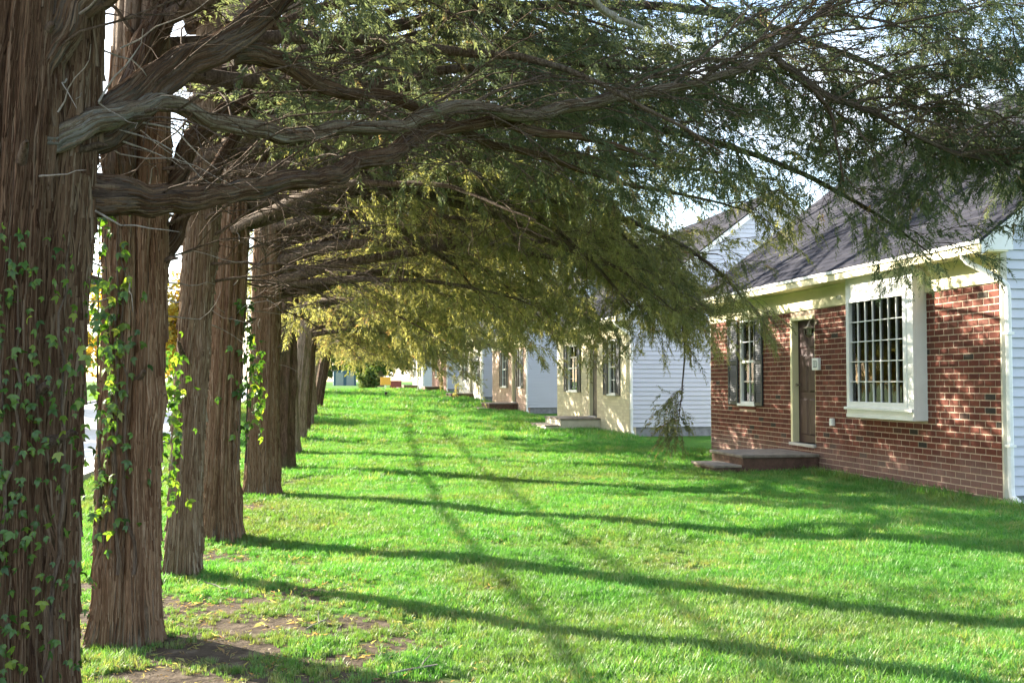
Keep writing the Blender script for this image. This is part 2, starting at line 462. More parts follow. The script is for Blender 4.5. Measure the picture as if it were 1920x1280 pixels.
def glass_mat():
    m, nt, b = new_mat('window_glass')
    nt.nodes.remove(b)
    out = [n for n in nt.nodes if n.type == 'OUTPUT_MATERIAL'][0]
    fr = N(nt, 'ShaderNodeFresnel'); fr.inputs['IOR'].default_value = 1.6
    t = N(nt, 'ShaderNodeBsdfTransparent'); t.inputs['Color'].default_value = (.86,.90,.88,1)
    g = N(nt, 'ShaderNodeBsdfGlossy'); g.inputs['Roughness'].default_value = .02
    geo = N(nt, 'ShaderNodeNewGeometry')
    bm = N(nt, 'ShaderNodeBump'); bm.inputs['Strength'].default_value = .08; bm.inputs['Distance'].default_value = .01
    nt.links.new(noise(nt, geo.outputs['Position'], 4, 2, .5), bm.inputs['Height']); nt.links.new(bm.outputs[0], g.inputs['Normal'])
    mx = N(nt, 'ShaderNodeMixShader')
    nt.links.new(fr.outputs[0], mx.inputs[0]); nt.links.new(t.outputs[0], mx.inputs[1]); nt.links.new(g.outputs[0], mx.inputs[2])
    nt.links.new(mx.outputs[0], out.inputs['Surface'])
    return m
M_GLASS = glass_mat()

# ------------------------------------------------------------------ ground, street
TREES_XY = [(-1.185,4.3), (-1.04,6.2), (-.98,8.09), (-.87,10.08), (-.69,13.65), (-.60,17.7), (-.54,21.6), (-.47,25.0), (-.38,28.6), (-.28,33.2), (-.18,38.0), (-.05,43.0), (.0,48.0), (.05,53.5), (.1,60.0), (.12,67.0), (.15,75.0)]

def dirt_at(x, y):
    """bare or thin ground under the near cedars (0 grass, 1 soil)"""
    x = np.asarray(x, float); y = np.asarray(y, float)
    near = np.clip((9.6 - y)/2.6, 0, 1)*np.clip((1.35 - x - .20*(y-4.5))/1.0, 0, 1)
    strip = np.clip(1.0 - np.abs(x+.75)/1.05, 0, 1)*np.clip((30-y)/16, 0.12, .55)
    n = fbm(x*1.9+7, y*1.9, 3, 4)
    d = np.maximum(near*.80, strip) + (n-.5)*1.6*np.clip(near*1.3+strip*1.1+.10, 0, 1)
    spots = np.clip((fbm(x*.9+30, y*.9+11, 9, 3)-.66)*4.0, 0, .55)
    return np.clip(np.maximum(d, spots), 0, 1)

def ground_bump(x, y):
    x = np.asarray(x, float); y = np.asarray(y, float)
    w = np.clip((x+2.3)/.6, 0, 1)*np.clip((7.2-x)/.6, 0, 1)
    return w*((vnoise(x*.8, y*.8, 5)-.5)*.05 + (vnoise(x*3, y*3, 6)-.5)*.018)

def build_ground():
    xs = np.unique(np.concatenate([np.linspace(-220, -10, 22), np.linspace(-10, -2.4, 12), np.arange(-2.4, 8.0, .14), np.linspace(8, 20, 14), np.linspace(20, 260, 20)]))
    ys = np.unique(np.concatenate([np.linspace(-40, 2, 12), np.arange(2, 22, .16), np.arange(22, 60, .5), np.arange(60, 100, 2), np.linspace(100, 700, 40)]))
    Xg, Yg = np.meshgrid(xs, ys)
    Zg = gz(Yg) + ground_bump(Xg, Yg)
    V = np.stack([Xg, Yg, Zg], -1).reshape(-1, 3)
    nx, ny = len(xs), len(ys)
    a = (np.arange(ny-1)[:, None]*nx + np.arange(nx-1)[None, :]).ravel()
    F = np.stack([a, a+1, a+nx+1, a+nx], -1)
    me = np_mesh('lawn', V, F, [M_GROUND], {'dirt': dirt_at(V[:, 0], V[:, 1])}, smooth=True)
    tag(link('lawn', me), kind='structure')
    ys2 = np.array(sorted(set([-40, -20, 0] + [y for y in GY if -40 < y] + list(range(5, 100, 5)))), float)
    def strip(name, x0, x1, dz, mat, side=False):
        mb = MB()
        for i in range(len(ys2)-1):
            y0, y1 = ys2[i], ys2[i+1]; z0, z1 = gz(y0), gz(y1)
            mb.hexa([(x0,y0,z0-.2),(x1,y0,z0-.2),(x1,y1,z1-.2),(x0,y1,z1-.2),(x0,y0,z0+dz),(x1,y0,z0+dz),(x1,y1,z1+dz),(x0,y1,z1+dz)])
        return tag(mb.build(name, mat), kind='structure')
    strip('street', -10.0, -3.5, .012, M_ROAD)
    strip('kerb', -3.5, -3.34, .09, M_CONC)
    strip('kerb', -10.16, -10.0, .09, M_CONC)
build_ground()

# ------------------------------------------------------------------ grass (uncountable)
def tuft_mesh(name, seed, nb, spread, h):
    rng = np.random.default_rng(seed)
    V, F = [], []
    for i in range(nb):
        a = rng.uniform(0, 2*math.pi); r = spread*math.sqrt(rng.uniform())
        bx, by = r*math.cos(a), r*math.sin(a)
        hh = h*rng.uniform(.45, 1.2); az = rng.uniform(0, 2*math.pi); lean = rng.uniform(.15, .95)*hh
        w = rng.uniform(.0024, .0042)
        px, py = -math.sin(az)*w, math.cos(az)*w
        dx, dy = math.cos(az)*lean, math.sin(az)*lean
        n = len(V)
        V += [(bx-px, by-py, -.01), (bx+px, by+py, -.01), (bx+dx*.4+px*.8, by+dy*.4+py*.8, hh*.62), (bx+dx*.4-px*.8, by+dy*.4-py*.8, hh*.62), (bx+dx+px*.15, by+dy+py*.15, hh), (bx+dx-px*.15, by+dy-py*.15, hh)]
        F += [(n, n+1, n+2, n+3), (n+3, n+2, n+4, n+5)]
    return np_mesh(name, np.array(V), np.array(F), [M_GRASS])

def build_grass():
    srcs = [bpy.data.objects.new('grass_tuft_shape', tuft_mesh('grass_tuft', 100+i, 26, .055, h)) for i, h in enumerate((.050, .062, .072, .045))]
    rng = np.random.default_rng(11)
    pts, scl, dry = [], [], []
    def zone(y0, y1, dens, s0, s1, xl=-3.2):
        xr = min(7.75, .80*y1+.8)
        area = (xr-xl)*(y1-y0); n = int(area*dens)
        x = rng.uniform(xl, xr, n); y = rng.uniform(y0, y1, n)
        k = x < .80*y + .6
        x, y = x[k], y[k]
        d = dirt_at(x, y)
        clump = fbm(x*5, y*5, 21, 2)
        keep = (d + (clump-.5)*1.1) < rng.uniform(.12, .95, len(x))
        x, y, d = x[keep], y[keep], d[keep]
        pts.append(np.stack([x, y, gz(y)+ground_bump(x, y)], -1))
        vig = np.clip(1.15 - .65*d, .4, 1.2)
        big = .8 + .5*vnoise(x*1.6, y*1.6, 31)
        scl.append(rng.uniform(s0, s1, len(x))*vig*big)
        dr = np.clip(d*.85 + np.clip((-1.5-x)/1.0, 0, 1)*.55 + (fbm(x*.8+3, y*.8+5, 41, 3)-.50)*1.7, 0, 1)*rng.uniform(.35, 1.0, len(x))
        dry.append(dr)
    zone(3.2, 9.0, 1350, .36, .78)
    zone(9.0, 15.0, 700, .45, .9)
    zone(15, 24, 220, .7, 1.2)
    zone(24, 42, 60, 1.2, 2.0)
    zone(42, 75, 14, 1.8, 3.0)
    # rough edge of grass against the house wall
    n = 900
    x = rng.uniform(7.45, 7.83, n); y = rng.uniform(10.2, 20.5, n)
    pts.append(np.stack([x, y, gz(y)], -1)); scl.append(rng.uniform(1.0, 1.9, n)); dry.append(rng.uniform(0, .5, n))
    Pn = np.concatenate(pts); S = np.concatenate(scl); D = np.concatenate(dry)
    me = bpy.data.meshes.new('grass')
    me.vertices.add(len(Pn)); me.vertices.foreach_set('co', Pn.astype(np.float32).ravel())
    for an, arr in (('scl', S), ('dry', D), ('rotz', rng.uniform(0, 6.283, len(Pn)))):
        a = me.attributes.new(an, 'FLOAT', 'POINT'); a.data.foreach_set('value', arr.astype(np.float32))
    me.materials.append(M_GRASS)
    o = link('grass', me)
    tag(o, 'short green lawn grass between the cedars and the houses', 'grass', kind='stuff')
    ng = bpy.data.node_groups.new('grass_scatter', 'GeometryNodeTree')
    ng.interface.new_socket('Geometry', in_out='INPUT', socket_type='NodeSocketGeometry')
    ng.interface.new_socket('Geometry', in_out='OUTPUT', socket_type='NodeSocketGeometry')
    nn, nl = ng.nodes, ng.links
    gi, go = nn.new('NodeGroupInput'), nn.new('NodeGroupOutput')
    iop = nn.new('GeometryNodeInstanceOnPoints'); join = nn.new('GeometryNodeJoinGeometry')
    for s in srcs:
        oi = nn.new('GeometryNodeObjectInfo'); oi.inputs['Object'].default_value = s; oi.inputs['As Instance'].default_value = True
        nl.new(oi.outputs['Geometry'], join.inputs[0])
    def attr(n):
        a = nn.new('GeometryNodeInputNamedAttribute'); a.data_type = 'FLOAT'; a.inputs['Name'].default_value = n; return a.outputs['Attribute']
    cx = nn.new('ShaderNodeCombineXYZ'); nl.new(attr('rotz'), cx.inputs['Z'])
    rv = nn.new('FunctionNodeRandomValue'); rv.data_type = 'INT'; rv.inputs['Min'].default_value = 0 if False else rv.inputs['Min'].default_value
    ri = [s for s in rv.inputs if s.type == 'INT']
    ri[0].default_value = 0; ri[1].default_value = 3
    iop.inputs['Pick Instance'].default_value = True
    nl.new(gi.outputs[0], iop.inputs['Points']); nl.new(join.outputs[0], iop.inputs['Instance'])
    nl.new([s for s in rv.outputs if s.type == 'INT'][0], iop.inputs['Instance Index'])
    nl.new(cx.outputs[0], iop.inputs['Rotation']); nl.new(attr('scl'), iop.inputs['Scale'])
    nl.new(iop.outputs[0], go.inputs[0])
    md = o.modifiers.new('scatter', 'NODES'); md.node_group = ng
build_grass()

# ------------------------------------------------------------------ houses
FX = 7.843            # face of the front walls
EAVE_X, EAVE_Z = 7.49, 3.10
RIDGE_X, SLOPE = 11.9, .76
RIDGE_Z = EAVE_Z + SLOPE*(RIDGE_X-EAVE_X)
BACK_X = 2*RIDGE_X - FX

def roof_z(x): return EAVE_Z + SLOPE*(x-EAVE_X) if x < RIDGE_X else RIDGE_Z - SLOPE*(x-RIDGE_X)

def gable(par, y, g, sgn, fz, mat=M_SIDE):
    """clapboard gable wall; sgn -1 faces the camera side"""
    ys = y + sgn*.002
    # backing wall
    mb = MB()
    pts = [(FX+.02, fz), (BACK_X-.02, fz), (BACK_X-.02, roof_z(BACK_X)-.16), (RIDGE_X, RIDGE_Z-.16), (FX+.02, roof_z(FX)-.16)]
    inner = y - sgn*.10
    mb.prism_y([(x, z) for x, z in pts], min(ys, inner), max(ys, inner))
    mb.v = [(a, b, c+g) for a, b, c in mb.v]
    mb.build('gable_wall', mat, par, off=par.location)
    H = .115
    z = fz; first = True
    while z < RIDGE_Z - .25:
        z1 = z + H
        def xr(zz):
            e = .03
            if zz <= roof_z(FX)-.16: return FX+.09, BACK_X-.09
            dx = (zz + .16 - EAVE_Z)/SLOPE
            return EAVE_X + dx + e, 2*RIDGE_X - EAVE_X - dx - e
        a0, b0 = xr(z); a1, b1 = xr(z1)
        if b1 - a1 < .1: break
        p0, p1 = ys + sgn*.034, ys + sgn*.005     # lower lip stands proud
        bb = ys + sgn*.001
        q = [(a0,p0,z),(b0,p0,z),(b0,bb,z),(a0,bb,z),(a1,p1,z1-.002),(b1,p1,z1-.002),(b1,bb,z1-.002),(a1,bb,z1-.002)]
        q = [(x, yy, zz+g) for x, yy, zz in q]
        mb = MB().hexa(q); mb.build('siding_board', mat, par, off=par.location)
        z = z1
    # foundation, corner boards
    yf = ys - sgn*.02
    MB().box(FX+.03, BACK_X-.03, min(yf, inner)+.001, max(yf, inner)-.001, g-.3, g+fz-.002).build('foundation', M_FOUND, par, off=par.location)
    for x0 in (FX+.004, BACK_X-.09):
        MB().box(x0, x0+.085, min(ys, ys+sgn*.028), max(ys, ys+sgn*.028), g+fz-.03, g+roof_z(FX)-.17).build('corner_board', M_FRIEZE2, par, bevel=.004, off=par.location)
    # rake boards following the roof slope
    yr0, yr1 = ys + sgn*.02, ys + sgn*.20
    for side in (0, 1):
        xa, xb = (EAVE_X, RIDGE_X) if side == 0 else (2*RIDGE_X-EAVE_X, RIDGE_X)
        za, zb = EAVE_Z-.035, RIDGE_Z-.035
        mb = MB()
        # face board
        mb.hexa([(xa,yr1-sgn*.02,za-.15),(xb,yr1-sgn*.02,zb-.15),(xb,yr1,zb-.15),(xa,yr1,za-.15),(xa,yr1-sgn*.02,za),(xb,yr1-sgn*.02,zb),(xb,yr1,zb),(xa,yr1,za)])
        # soffit
        mb.hexa([(xa,yr0,za-.12),(xb,yr0,zb-.12),(xb,yr1-sgn*.021,zb-.12),(xa,yr1-sgn*.021,za-.12),(xa,yr0,za-.10),(xb,yr0,zb-.10),(xb,yr1-sgn*.021,zb-.10),(xa,yr1-sgn*.021,za-.10)])
        mb.v = [(a, b, c+g) for a, b, c in mb.v]
        mb.build('rake_board', M_WHITE, par, off=par.location)

def roof(par, y0, y1, g, seed, fine=True):
    ya, yb = y0-.21, y1+.21
    mb = MB()
    t = .035
    mb.prism_y([(EAVE_X-.02, EAVE_Z-t+g), (RIDGE_X, RIDGE_Z-t+g), (2*RIDGE_X-EAVE_X+.02, EAVE_Z-t+g), (2*RIDGE_X-EAVE_X+.02, EAVE_Z+g-.004), (RIDGE_X, RIDGE_Z+g-.004), (EAVE_X-.02, EAVE_Z+g-.004)], ya, yb)
    deck = mb.build('roof', M_SHING, par, off=par.location)
    # shingle tabs on both slopes, one joined part (tabs are only a few pixels high)
    rng = np.random.default_rng(seed)
    Lr = math.hypot(RIDGE_X-EAVE_X, RIDGE_Z-EAVE_Z); ux, uz = (RIDGE_X-EAVE_X)/Lr, (RIDGE_Z-EAVE_Z)/Lr
    exp_, wd = (.142, .305) if fine else (.2, .6)
    V, F = [], []
    for sl in ((1, 0) if fine else (1,)):
        nrow = int(Lr/exp_)
        for k in range(nrow):
            s0 = k*exp_-.02; s1 = min(s0+exp_*1.15, Lr)
            y = ya - (k % 2)*wd*.5 - rng.uniform(0, .05)
            while y < yb:
                w = wd*rng.uniform(.92, 1.06)
                c0, c1 = max(y, ya)+.002, min(y+w, yb)-.003
                y += w
                if c1-c0 < .03: continue
                h0 = .011 + rng.uniform(0, .006); h1 = .002
                j = rng.uniform(-.006, .006)
                p = []
                for (s, h) in ((s0+j, 0), (s0+j, h0), (s1, h1)):
                    X = EAVE_X + ux*s - uz*h; Z = EAVE_Z + uz*s + ux*h + g
                    if not sl: X = 2*RIDGE_X - X
                    p.append((X, Z))
                n = len(V)
                for (X, Z) in p: V += [(X, c0, Z), (X, c1, Z)]
                F += [(n, n+1, n+3, n+2), (n+2, n+3, n+5, n+4)]
    V = np.array(V) - np.array(par.location)
    sh = link('shingles', np_mesh('shingles', V, np.array(F), [M_SHING]), deck); sh['kind'] = 'stuff'
    # ridge cap
    mb = MB(); mb.prism_y([(RIDGE_X-.14, RIDGE_Z-.09+g), (RIDGE_X, RIDGE_Z+.012+g), (RIDGE_X+.14, RIDGE_Z-.09+g), (RIDGE_X+.14, RIDGE_Z-.075+g), (RIDGE_X, RIDGE_Z+.03+g), (RIDGE_X-.14, RIDGE_Z-.075+g)], ya-.004, yb+.004)
    mb.build('ridge_cap', M_SHING, deck, off=par.location)
    # eaves: drip edge, fascia, soffit
    MB().box(EAVE_X-.035, EAVE_X-.018, ya+.01, yb-.01, g+EAVE_Z-.055, g+EAVE_Z-.012).build('drip_edge', M_WHITE, par, off=par.location)
    MB().box(EAVE_X-.012, EAVE_X+.012, ya+.02, yb-.02, g+2.945, g+EAVE_Z-.037).build('fascia', M_TRIM_BOUNCE, par, bevel=.003, off=par.location)
    MB().box(EAVE_X+.013, FX-.003, ya+.022, yb-.022, g+2.955, g+2.975).build('soffit', M_TRIM_BOUNCE, par, off=par.location)
    # boxed cornice returns at the gable ends
    for yy in (ya+.02, yb-.02-.19):
        mb = MB(); mb.hexa([(EAVE_X+.013,yy,g+2.976),(FX+.06,yy,g+2.976),(FX+.06,yy+.19,g+2.976),(EAVE_X+.013,yy+.19,g+2.976),
                 (EAVE_X+.013,yy,g+EAVE_Z-.04),(FX+.06,yy,g+roof_z(FX+.06)-.045),(FX+.06,yy+.19,g+roof_z(FX+.06)-.045),(EAVE_X+.013,yy+.19,g+EAVE_Z-.04)])
        mb.build('cornice_return', M_WHITE, par, off=par.location)
    return deck

def downspout(par, y, g, sgn=-1):
    mb = MB()
    x0 = FX+.035; y = y+sgn*.05
    P = [(EAVE_X+.03, y-sgn*.30, g+2.99), (EAVE_X+.03, y-sgn*.30, g+2.93), (EAVE_X+.07, y-sgn*.26, g+2.86), (x0-.07, y-sgn*.01, g+2.64), (x0-.015, y+sgn*.010, g+2.57), (x0, y+sgn*.012, g+2.48), (x0, y+sgn*.012, g+.22), (x0, y+sgn*.03, g+.13), (x0+.02, y+sgn*.15, g+.055)]
    mb.tube(P, .036, 8)
    d = mb.build('downspout', M_WHITE, par, smooth=False, off=par.location)
    mb = MB()
    for z in (.7, 2.0): mb.box(x0-.045, x0+.045, y+sgn*.012-.045, y+sgn*.012+.045, g+z, g+z+.03)
    mb.build('strap', M_WHITE, d, off=par.location)
    return d

def wall_with_openings(x0, x1, y0, y1, z0, z1, opens):
    """box wall with rectangular holes (ya,yb,za,zb)"""
    mb = MB()
    ycuts = sorted({y0, y1} | {o[0] for o in opens} | {o[1] for o in opens})
    for a, b in zip(ycuts[:-1], ycuts[1:]):
        zs = [z0]
        for o in sorted(opens, key=lambda o: o[2]):
            if o[0] <= a+1e-6 and o[1] >= b-1e-6: zs += [o[2], o[3]]
        zs.append(z1)
        for i in range(0, len(zs), 2):
            if zs[i+1]-zs[i] > 1e-4: mb.box(x0, x1, a, b, zs[i], zs[i+1])
    return mb

def sash_window(par, ya, yb, za, zb, cols, rows, xface=FX, recess=.05, curtain=True, rail=True, frame_w=.05):
    """double hung window in the front wall: frame > panes, bars"""
    off = par.location
    xf = xface+recess
    mb = MB()
    mb.box(xf-.03, xf+.05, ya, ya+frame_w, za, zb); mb.box(xf-.03, xf+.05, yb-frame_w, yb, za, zb)
    mb.box(xf-.03, xf+.05, ya+frame_w, yb-frame_w, zb-frame_w, zb); mb.box(xf-.03, xf+.05, ya+frame_w, yb-frame_w, za, za+frame_w)
    w = mb.build('window', M_WHITE, par, bevel=.004, off=off)
    MB().box(xf-.09, xf-.031, ya-.03, yb+.03, za-.035, za+.012).build('sill', M_WHITE, w, bevel=.004, off=off)
    gy0, gy1, g0, g1 = ya+frame_w, yb-frame_w, za+frame_w, zb-frame_w
    if rail:
        zm = (g0+g1)/2
        MB().box(xf-.02, xf+.045, gy0, gy1, zm-.022, zm+.022).build('sash_rail', M_WHITE, w, off=off)
    dy = (gy1-gy0)/cols; dz = (g1-g0)/rows
    for i in range(1, cols):
        MB().box(xf-.004, xf+.014, gy0+i*dy-.008, gy0+i*dy+.008, g0, g1).build('muntin', M_WHITE, w, off=off)
    for j in range(1, rows):
        if rail and abs(j - rows/2) < .1: continue
        MB().box(xf-.002, xf+.012, gy0, gy1, g0+j*dz-.008, g0+j*dz+.008).build('muntin', M_WHITE, w, off=off)
    for i in range(cols):
        for j in range(rows):
            MB().box(xf+.016, xf+.020, gy0+i*dy+.001, gy0+(i+1)*dy-.001, g0+j*dz+.001, g0+(j+1)*dz-.001).build('pane', M_GLASS, w, off=off)
    # room behind the glass
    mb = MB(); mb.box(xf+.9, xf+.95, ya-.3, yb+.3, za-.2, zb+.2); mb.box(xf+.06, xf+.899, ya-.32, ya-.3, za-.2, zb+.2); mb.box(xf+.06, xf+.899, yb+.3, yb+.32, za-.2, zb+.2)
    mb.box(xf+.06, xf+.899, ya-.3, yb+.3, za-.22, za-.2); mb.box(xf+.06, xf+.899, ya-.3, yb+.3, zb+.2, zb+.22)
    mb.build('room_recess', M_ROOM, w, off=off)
    if curtain:
        V, F = [], []
        for side in (0, 1):
            n0 = len(V); n = 24
            for i in range(n+1):
                t = i/n; yy = (gy0 + t*(gy1-gy0)*.42) if side == 0 else (gy1 - t*(gy1-gy0)*.42)
                xx = xf+.10+.018*math.sin(t*30+side)
                V += [(xx, yy, g0), (xx+.01*math.sin(t*9), yy, g1)]
            F += [(n0+2*i, n0+2*i+2, n0+2*i+3, n0+2*i+1) for i in range(n)]
        V = np.array(V) - np.array(off)
        link('curtain', np_mesh('curtain', V, np.array(F), [M_CURT], smooth=True), w)
    return w

def shutter(par, ya, yb, za, zb, mat=M_SHUT, slats=True):
    off = par.location
    x0, x1 = FX-.032, FX-.004
    mb = MB()
    fw = .05
    mb.box(x0, x1, ya, ya+fw, za, zb); mb.box(x0, x1, yb-fw, yb, za, zb)
    zm = (za+zb)/2
    for z in (za, zm-.03, zb-.06): mb.box(x0+.001, x1-.001, ya+fw, yb-fw, z, z+.06)
    mb.box(x1-.008, x1-.002, ya+fw, yb-fw, za+.06, zb-.06)
    s = mb.build('shutter', mat, par, bevel=.003, off=off)
    if slats:
        z = za+.075
        while z < zb-.09:
            if abs(z+.015-zm) > .05:
                MB().hexa([(x0+.006,ya+fw,z),(x0+.010,ya+fw,z-.004),(x0+.010,yb-fw,z-.004),(x0+.006,yb-fw,z),(x1-.010,ya+fw,z+.032),(x1-.009,ya+fw,z+.026),(x1-.009,yb-fw,z+.026),(x1-.010,yb-fw,z+.032)]).build('slat', mat, s, off=off)
            z += .04
    return s

def door(par, ya, yb, za, zb, mat, light=False, g=0):
    off = par.location
    xr = FX+.10
    # casing and jambs
    mb = MB()
    mb.box(FX-.012, xr+.05, yb-.075, yb, za, zb); mb.box(FX+.02, xr+.05, ya, ya+.05, za, zb)
    mb.box(FX-.010, xr+.05, ya+.05, yb-.075, zb-.06, zb)
    mb.build('door_frame', M_TRIM_BOUNCE, par, bevel=.004, off=off)
    MB().box(FX-.05, xr+.06, ya-.01, yb+.01, za-.05, za).build('threshold', M_CONC, par, bevel=.006, off=off)
    y0, y1, z0, z1 = ya+.052, yb-.077, za+.006, zb-.062
    mb = MB().box(xr, xr+.04, y0, y1, z0, z1)
    d = mb.build('door', mat, par, bevel=.003, off=off)
    w = y1-y0; h = z1-z0
    for (a, b) in ((.09, .46), (.54, .91)):
        for (c, e) in ((.06, .36), (.41, .72), (.77, .95)):
            mb = MB()
            P0 = (y0+w*a, y0+w*b, z0+h*c, z0+h*e); i = .03
            mb.hexa([(xr-.001,P0[0],P0[2]),(xr-.001,P0[1],P0[2]),(xr-.001,P0[1],P0[3]),(xr-.001,P0[0],P0[3]),(xr-.012,P0[0]+i,P0[2]+i),(xr-.012,P0[1]-i,P0[2]+i),(xr-.012,P0[1]-i,P0[3]-i),(xr-.012,P0[0]+i,P0[3]-i)])
            mb.build('door_panel', mat, d, off=off)
    mb = MB().tube([(xr, y1-.07, z0+h*.47), (xr-.05, y1-.07, z0+h*.47), (xr-.075, y1-.07, z0+h*.47)], [.012, .014, .03], 10)
    mb.build('door_knob', M_LANT, d, smooth=True, off=off)
    return d

def stoop(par, y0, y1, xo, top, g, mat_top, mat_side, step_w=.42, step_end=None):
    ye = step_end or y1+.02
    off = par.location
    s = MB().box(xo, FX-.004, y0, y1, g-.2, g+top-.05).build('stoop', mat_side, par, bevel=.012, off=off)
    MB().box(xo-.03, FX-.005, y0-.03, y1+.03, g+top-.049, g+top).build('landing', mat_top, s, bevel=.012, off=off)
    MB().box(xo-step_w, xo-.004, y0-.02, ye, g-.2, g+top*.5-.04).build('step', mat_side, s, bevel=.012, off=off)
    MB().box(xo-step_w-.03, xo-.031, y0-.04, ye+.02, g+top*.5-.039, g+top*.5).build('tread', mat_top, s, bevel=.010, off=off)
    return s

# ---- the near brick cottage
def brick_cottage():
    y0, y1, g = 10.90, 20.0, 0.0
    h = empty('brick_cottage', (FX, y0, g), 'red brick cottage with white box window and dark door behind the lawn', 'house')
    off = h.location
    DOOR = (15.50, 16.37, .45, 2.53)
    WIN = (17.83, 18.56, 1.04, 2.62)
    BAYO = (12.45, 14.08, 1.0, 2.62)
    opens = [DOOR, WIN, BAYO]
    wall_with_openings(FX+.0055, FX+.18, y0+.002, y1, -.35, 2.62, opens).build('wall', M_MORTAR, h, off=off)
    MB().box(FX+.012, FX+.18, y0+.002, y1, 2.621, 3.2).build('wall_plate', M_TRIM_BOUNCE, h, off=off)
    # bricks one by one
    bw, bh, bd = .1885, .0675, .075
    c = .003
    def brick_geo():
        a, b_, d = bw/2, bh/2, bd
        V = [(0,-a+c,-b_+c),(0,a-c,-b_+c),(0,a-c,b_-c),(0,-a+c,b_-c),(c,-a,-b_),(c,a,-b_),(c,a,b_),(c,-a,b_),(d,-a,-b_),(d,a,-b_),(d,a,b_),(d,-a,b_)]
        F = [(0,3,2,1)] + [(i, (i+1)%4, 4+(i+1)%4, 4+i) for i in range(4)] + [(4+i, 4+(i+1)%4, 8+(i+1)%4, 8+i) for i in range(4)]
        return V, F
    BV, BF = brick_geo()
    bme = bpy.data.meshes.new('brick'); bme.from_pydata(BV, [], BF); bme.materials.append(M_BRICK)
    rng = random.Random(5)
    spots = []
    course = .0813
    holes = [(DOOR[0], DOOR[1], DOOR[2]-.05, 9), (WIN[0]-.005, WIN[1]+.005, WIN[2]-.10, 9), (12.385, 14.125, .945, 9)]
    nk = 33
    for k in range(-1, nk):
        z = .012 + k*course + course/2
        if z + bh/2 > 2.622: break
        ivs = [(y0+.004, y1-.002)]
        for (a, b, za, zb) in holes:
            if za < z < zb:
                out = []
                for (p, q) in ivs:
                    if b <= p or a >= q: out.append((p, q)); continue
                    if a > p: out.append((p, a))
                    if b < q: out.append((b, q))
                ivs = out
        for (p, q) in ivs:
            y = y0 - (.1015 if k % 2 else 0) + .002
            while y < q:
                a, b = max(y, p), min(y+.203-.0145, q)
                y += .203
                if b-a < .028: continue
                spots.append(((a+b)/2, z, (b-a)/bw, rng.uniform(-.0022, .0022), rng.uniform(-.004, .004), k))
    order = sorted(spots, key=lambda s: (s[0] + (40 if s[5] < 1 else 0)))
    for (yc, z, sy, dx, rot, k) in order[:300]:
        o = bpy.data.objects.new('brick', bme); COL.objects.link(o); o.parent = h
        o.location = (FX+dx-off[0], yc-off[1], z-off[2]); o.scale = (1, sy, 1); o.rotation_euler = (rot, 0, rot*2)
    V, F = [], []
    for (yc, z, sy, dx, rot, k) in order[300:]:
        n = len(V)
        V += [(x+FX+dx-off[0], y*sy+yc-off[1], zz+z-off[2]) for x, y, zz in BV]
        F += [tuple(n+i for i in f) for f in BF]
    me = bpy.data.meshes.new('bricks'); me.from_pydata(V, [], F); me.materials.append(M_BRICK)
    link('bricks', me, h)['kind'] = 'stuff'
    # rowlock sill under the shuttered window
    for i in range(10):
        ya = WIN[0]-.03 + i*.079
        MB().box(FX-.012, FX+.06, ya, ya+.071, WIN[2]-.092, WIN[2]-.006).build('sill_brick', M_BRICK, h, bevel=.003, off=off)
    # frieze and trim
    MB().box(FX-.022, FX+.008, y0-.01, y1+.01, 2.622, 2.953).build('frieze_board', M_TRIM_BOUNCE, h, bevel=.003, off=off)
    MB().box(FX-.034, FX-.023, y0-.01, y1+.01, 2.90, 2.952).build('frieze_moulding', M_TRIM_BOUNCE, h, bevel=.003, off=off)
    roof(h, y0, y1, g, 3)
    gable(h, y0, g, -1, .13)
    gable(h, y1, g, 1, .25)
    MB().box(BACK_X-.15, BACK_X, y0+.1, y1-.1, -.2, roof_z(BACK_X)-.2).build('rear_wall', M_SIDE, h, off=off)
    d = downspout(h, y0-.05, g, -1)
    door(h, *DOOR, M_DOOR)
    sash_window(h, *WIN, 2, 4)
    shutter(h, 17.47, 17.83, 1.02, 2.60)
    shutter(h, 18.58, 19.04, 1.02, 2.60)
    # box window
    bx = 7.643
    by0, by1, bz0, bz1 = 12.38, 14.13, .94, 2.955
    gy0, gy1, g0, g1 = 12.60, 14.02, 1.17, 2.60
    mb = MB()
    mb.box(bx, bx+.04, by0, gy0-.03, bz0, bz1-.003); mb.box(bx, bx+.04, gy1+.03, by1, bz0, bz1-.003)
    mb.box(bx+.001, bx+.04, gy0-.03, gy1+.03, bz0, g0-.03); mb.box(bx+.001, bx+.04, gy0-.03, gy1+.03, g1+.03, bz1-.003)
    bay = mb.build('box_window', M_WHITE, h, bevel=.003, off=off)
    for (a, b) in ((by0, by0+.035), (by1-.035, by1)):
        MB().box(bx+.041, FX+.02, a, b, bz0+.001, bz1-.004).build('side_panel', M_WHITE, bay, bevel=.003, off=off)
    MB().box(bx+.042, FX+.02, by0+.036, by1-.036, bz0+.002, bz0+.04).build('base_panel', M_WHITE, bay, off=off)
    mb = MB()
    for (a, b, c_, d_) in ((gy0-.075, gy0, g0-.075, g1+.06), (gy1, gy1+.065, g0-.075, g1+.06)): mb.box(bx-.016, bx+.05, a, b, c_, d_)
    mb.box(bx-.015, bx+.05, gy0, gy1, g0-.075, g0); mb.box(bx-.015, bx+.05, gy0, gy1, g1, g1+.06)
    mb.build('window_frame', M_WHITE, bay, bevel=.004, off=off)
    MB().box(bx-.045, bx-.001, by0-.01, by1+.01, g0-.115, g0-.077).build('sill', M_WHITE, bay, bevel=.004, off=off)
    MB().box(bx-.012, bx-.001, by0+.002, by1-.002, bz0+.002, bz0+.05).build('base_trim', M_WHITE, bay, bevel=.003, off=off)
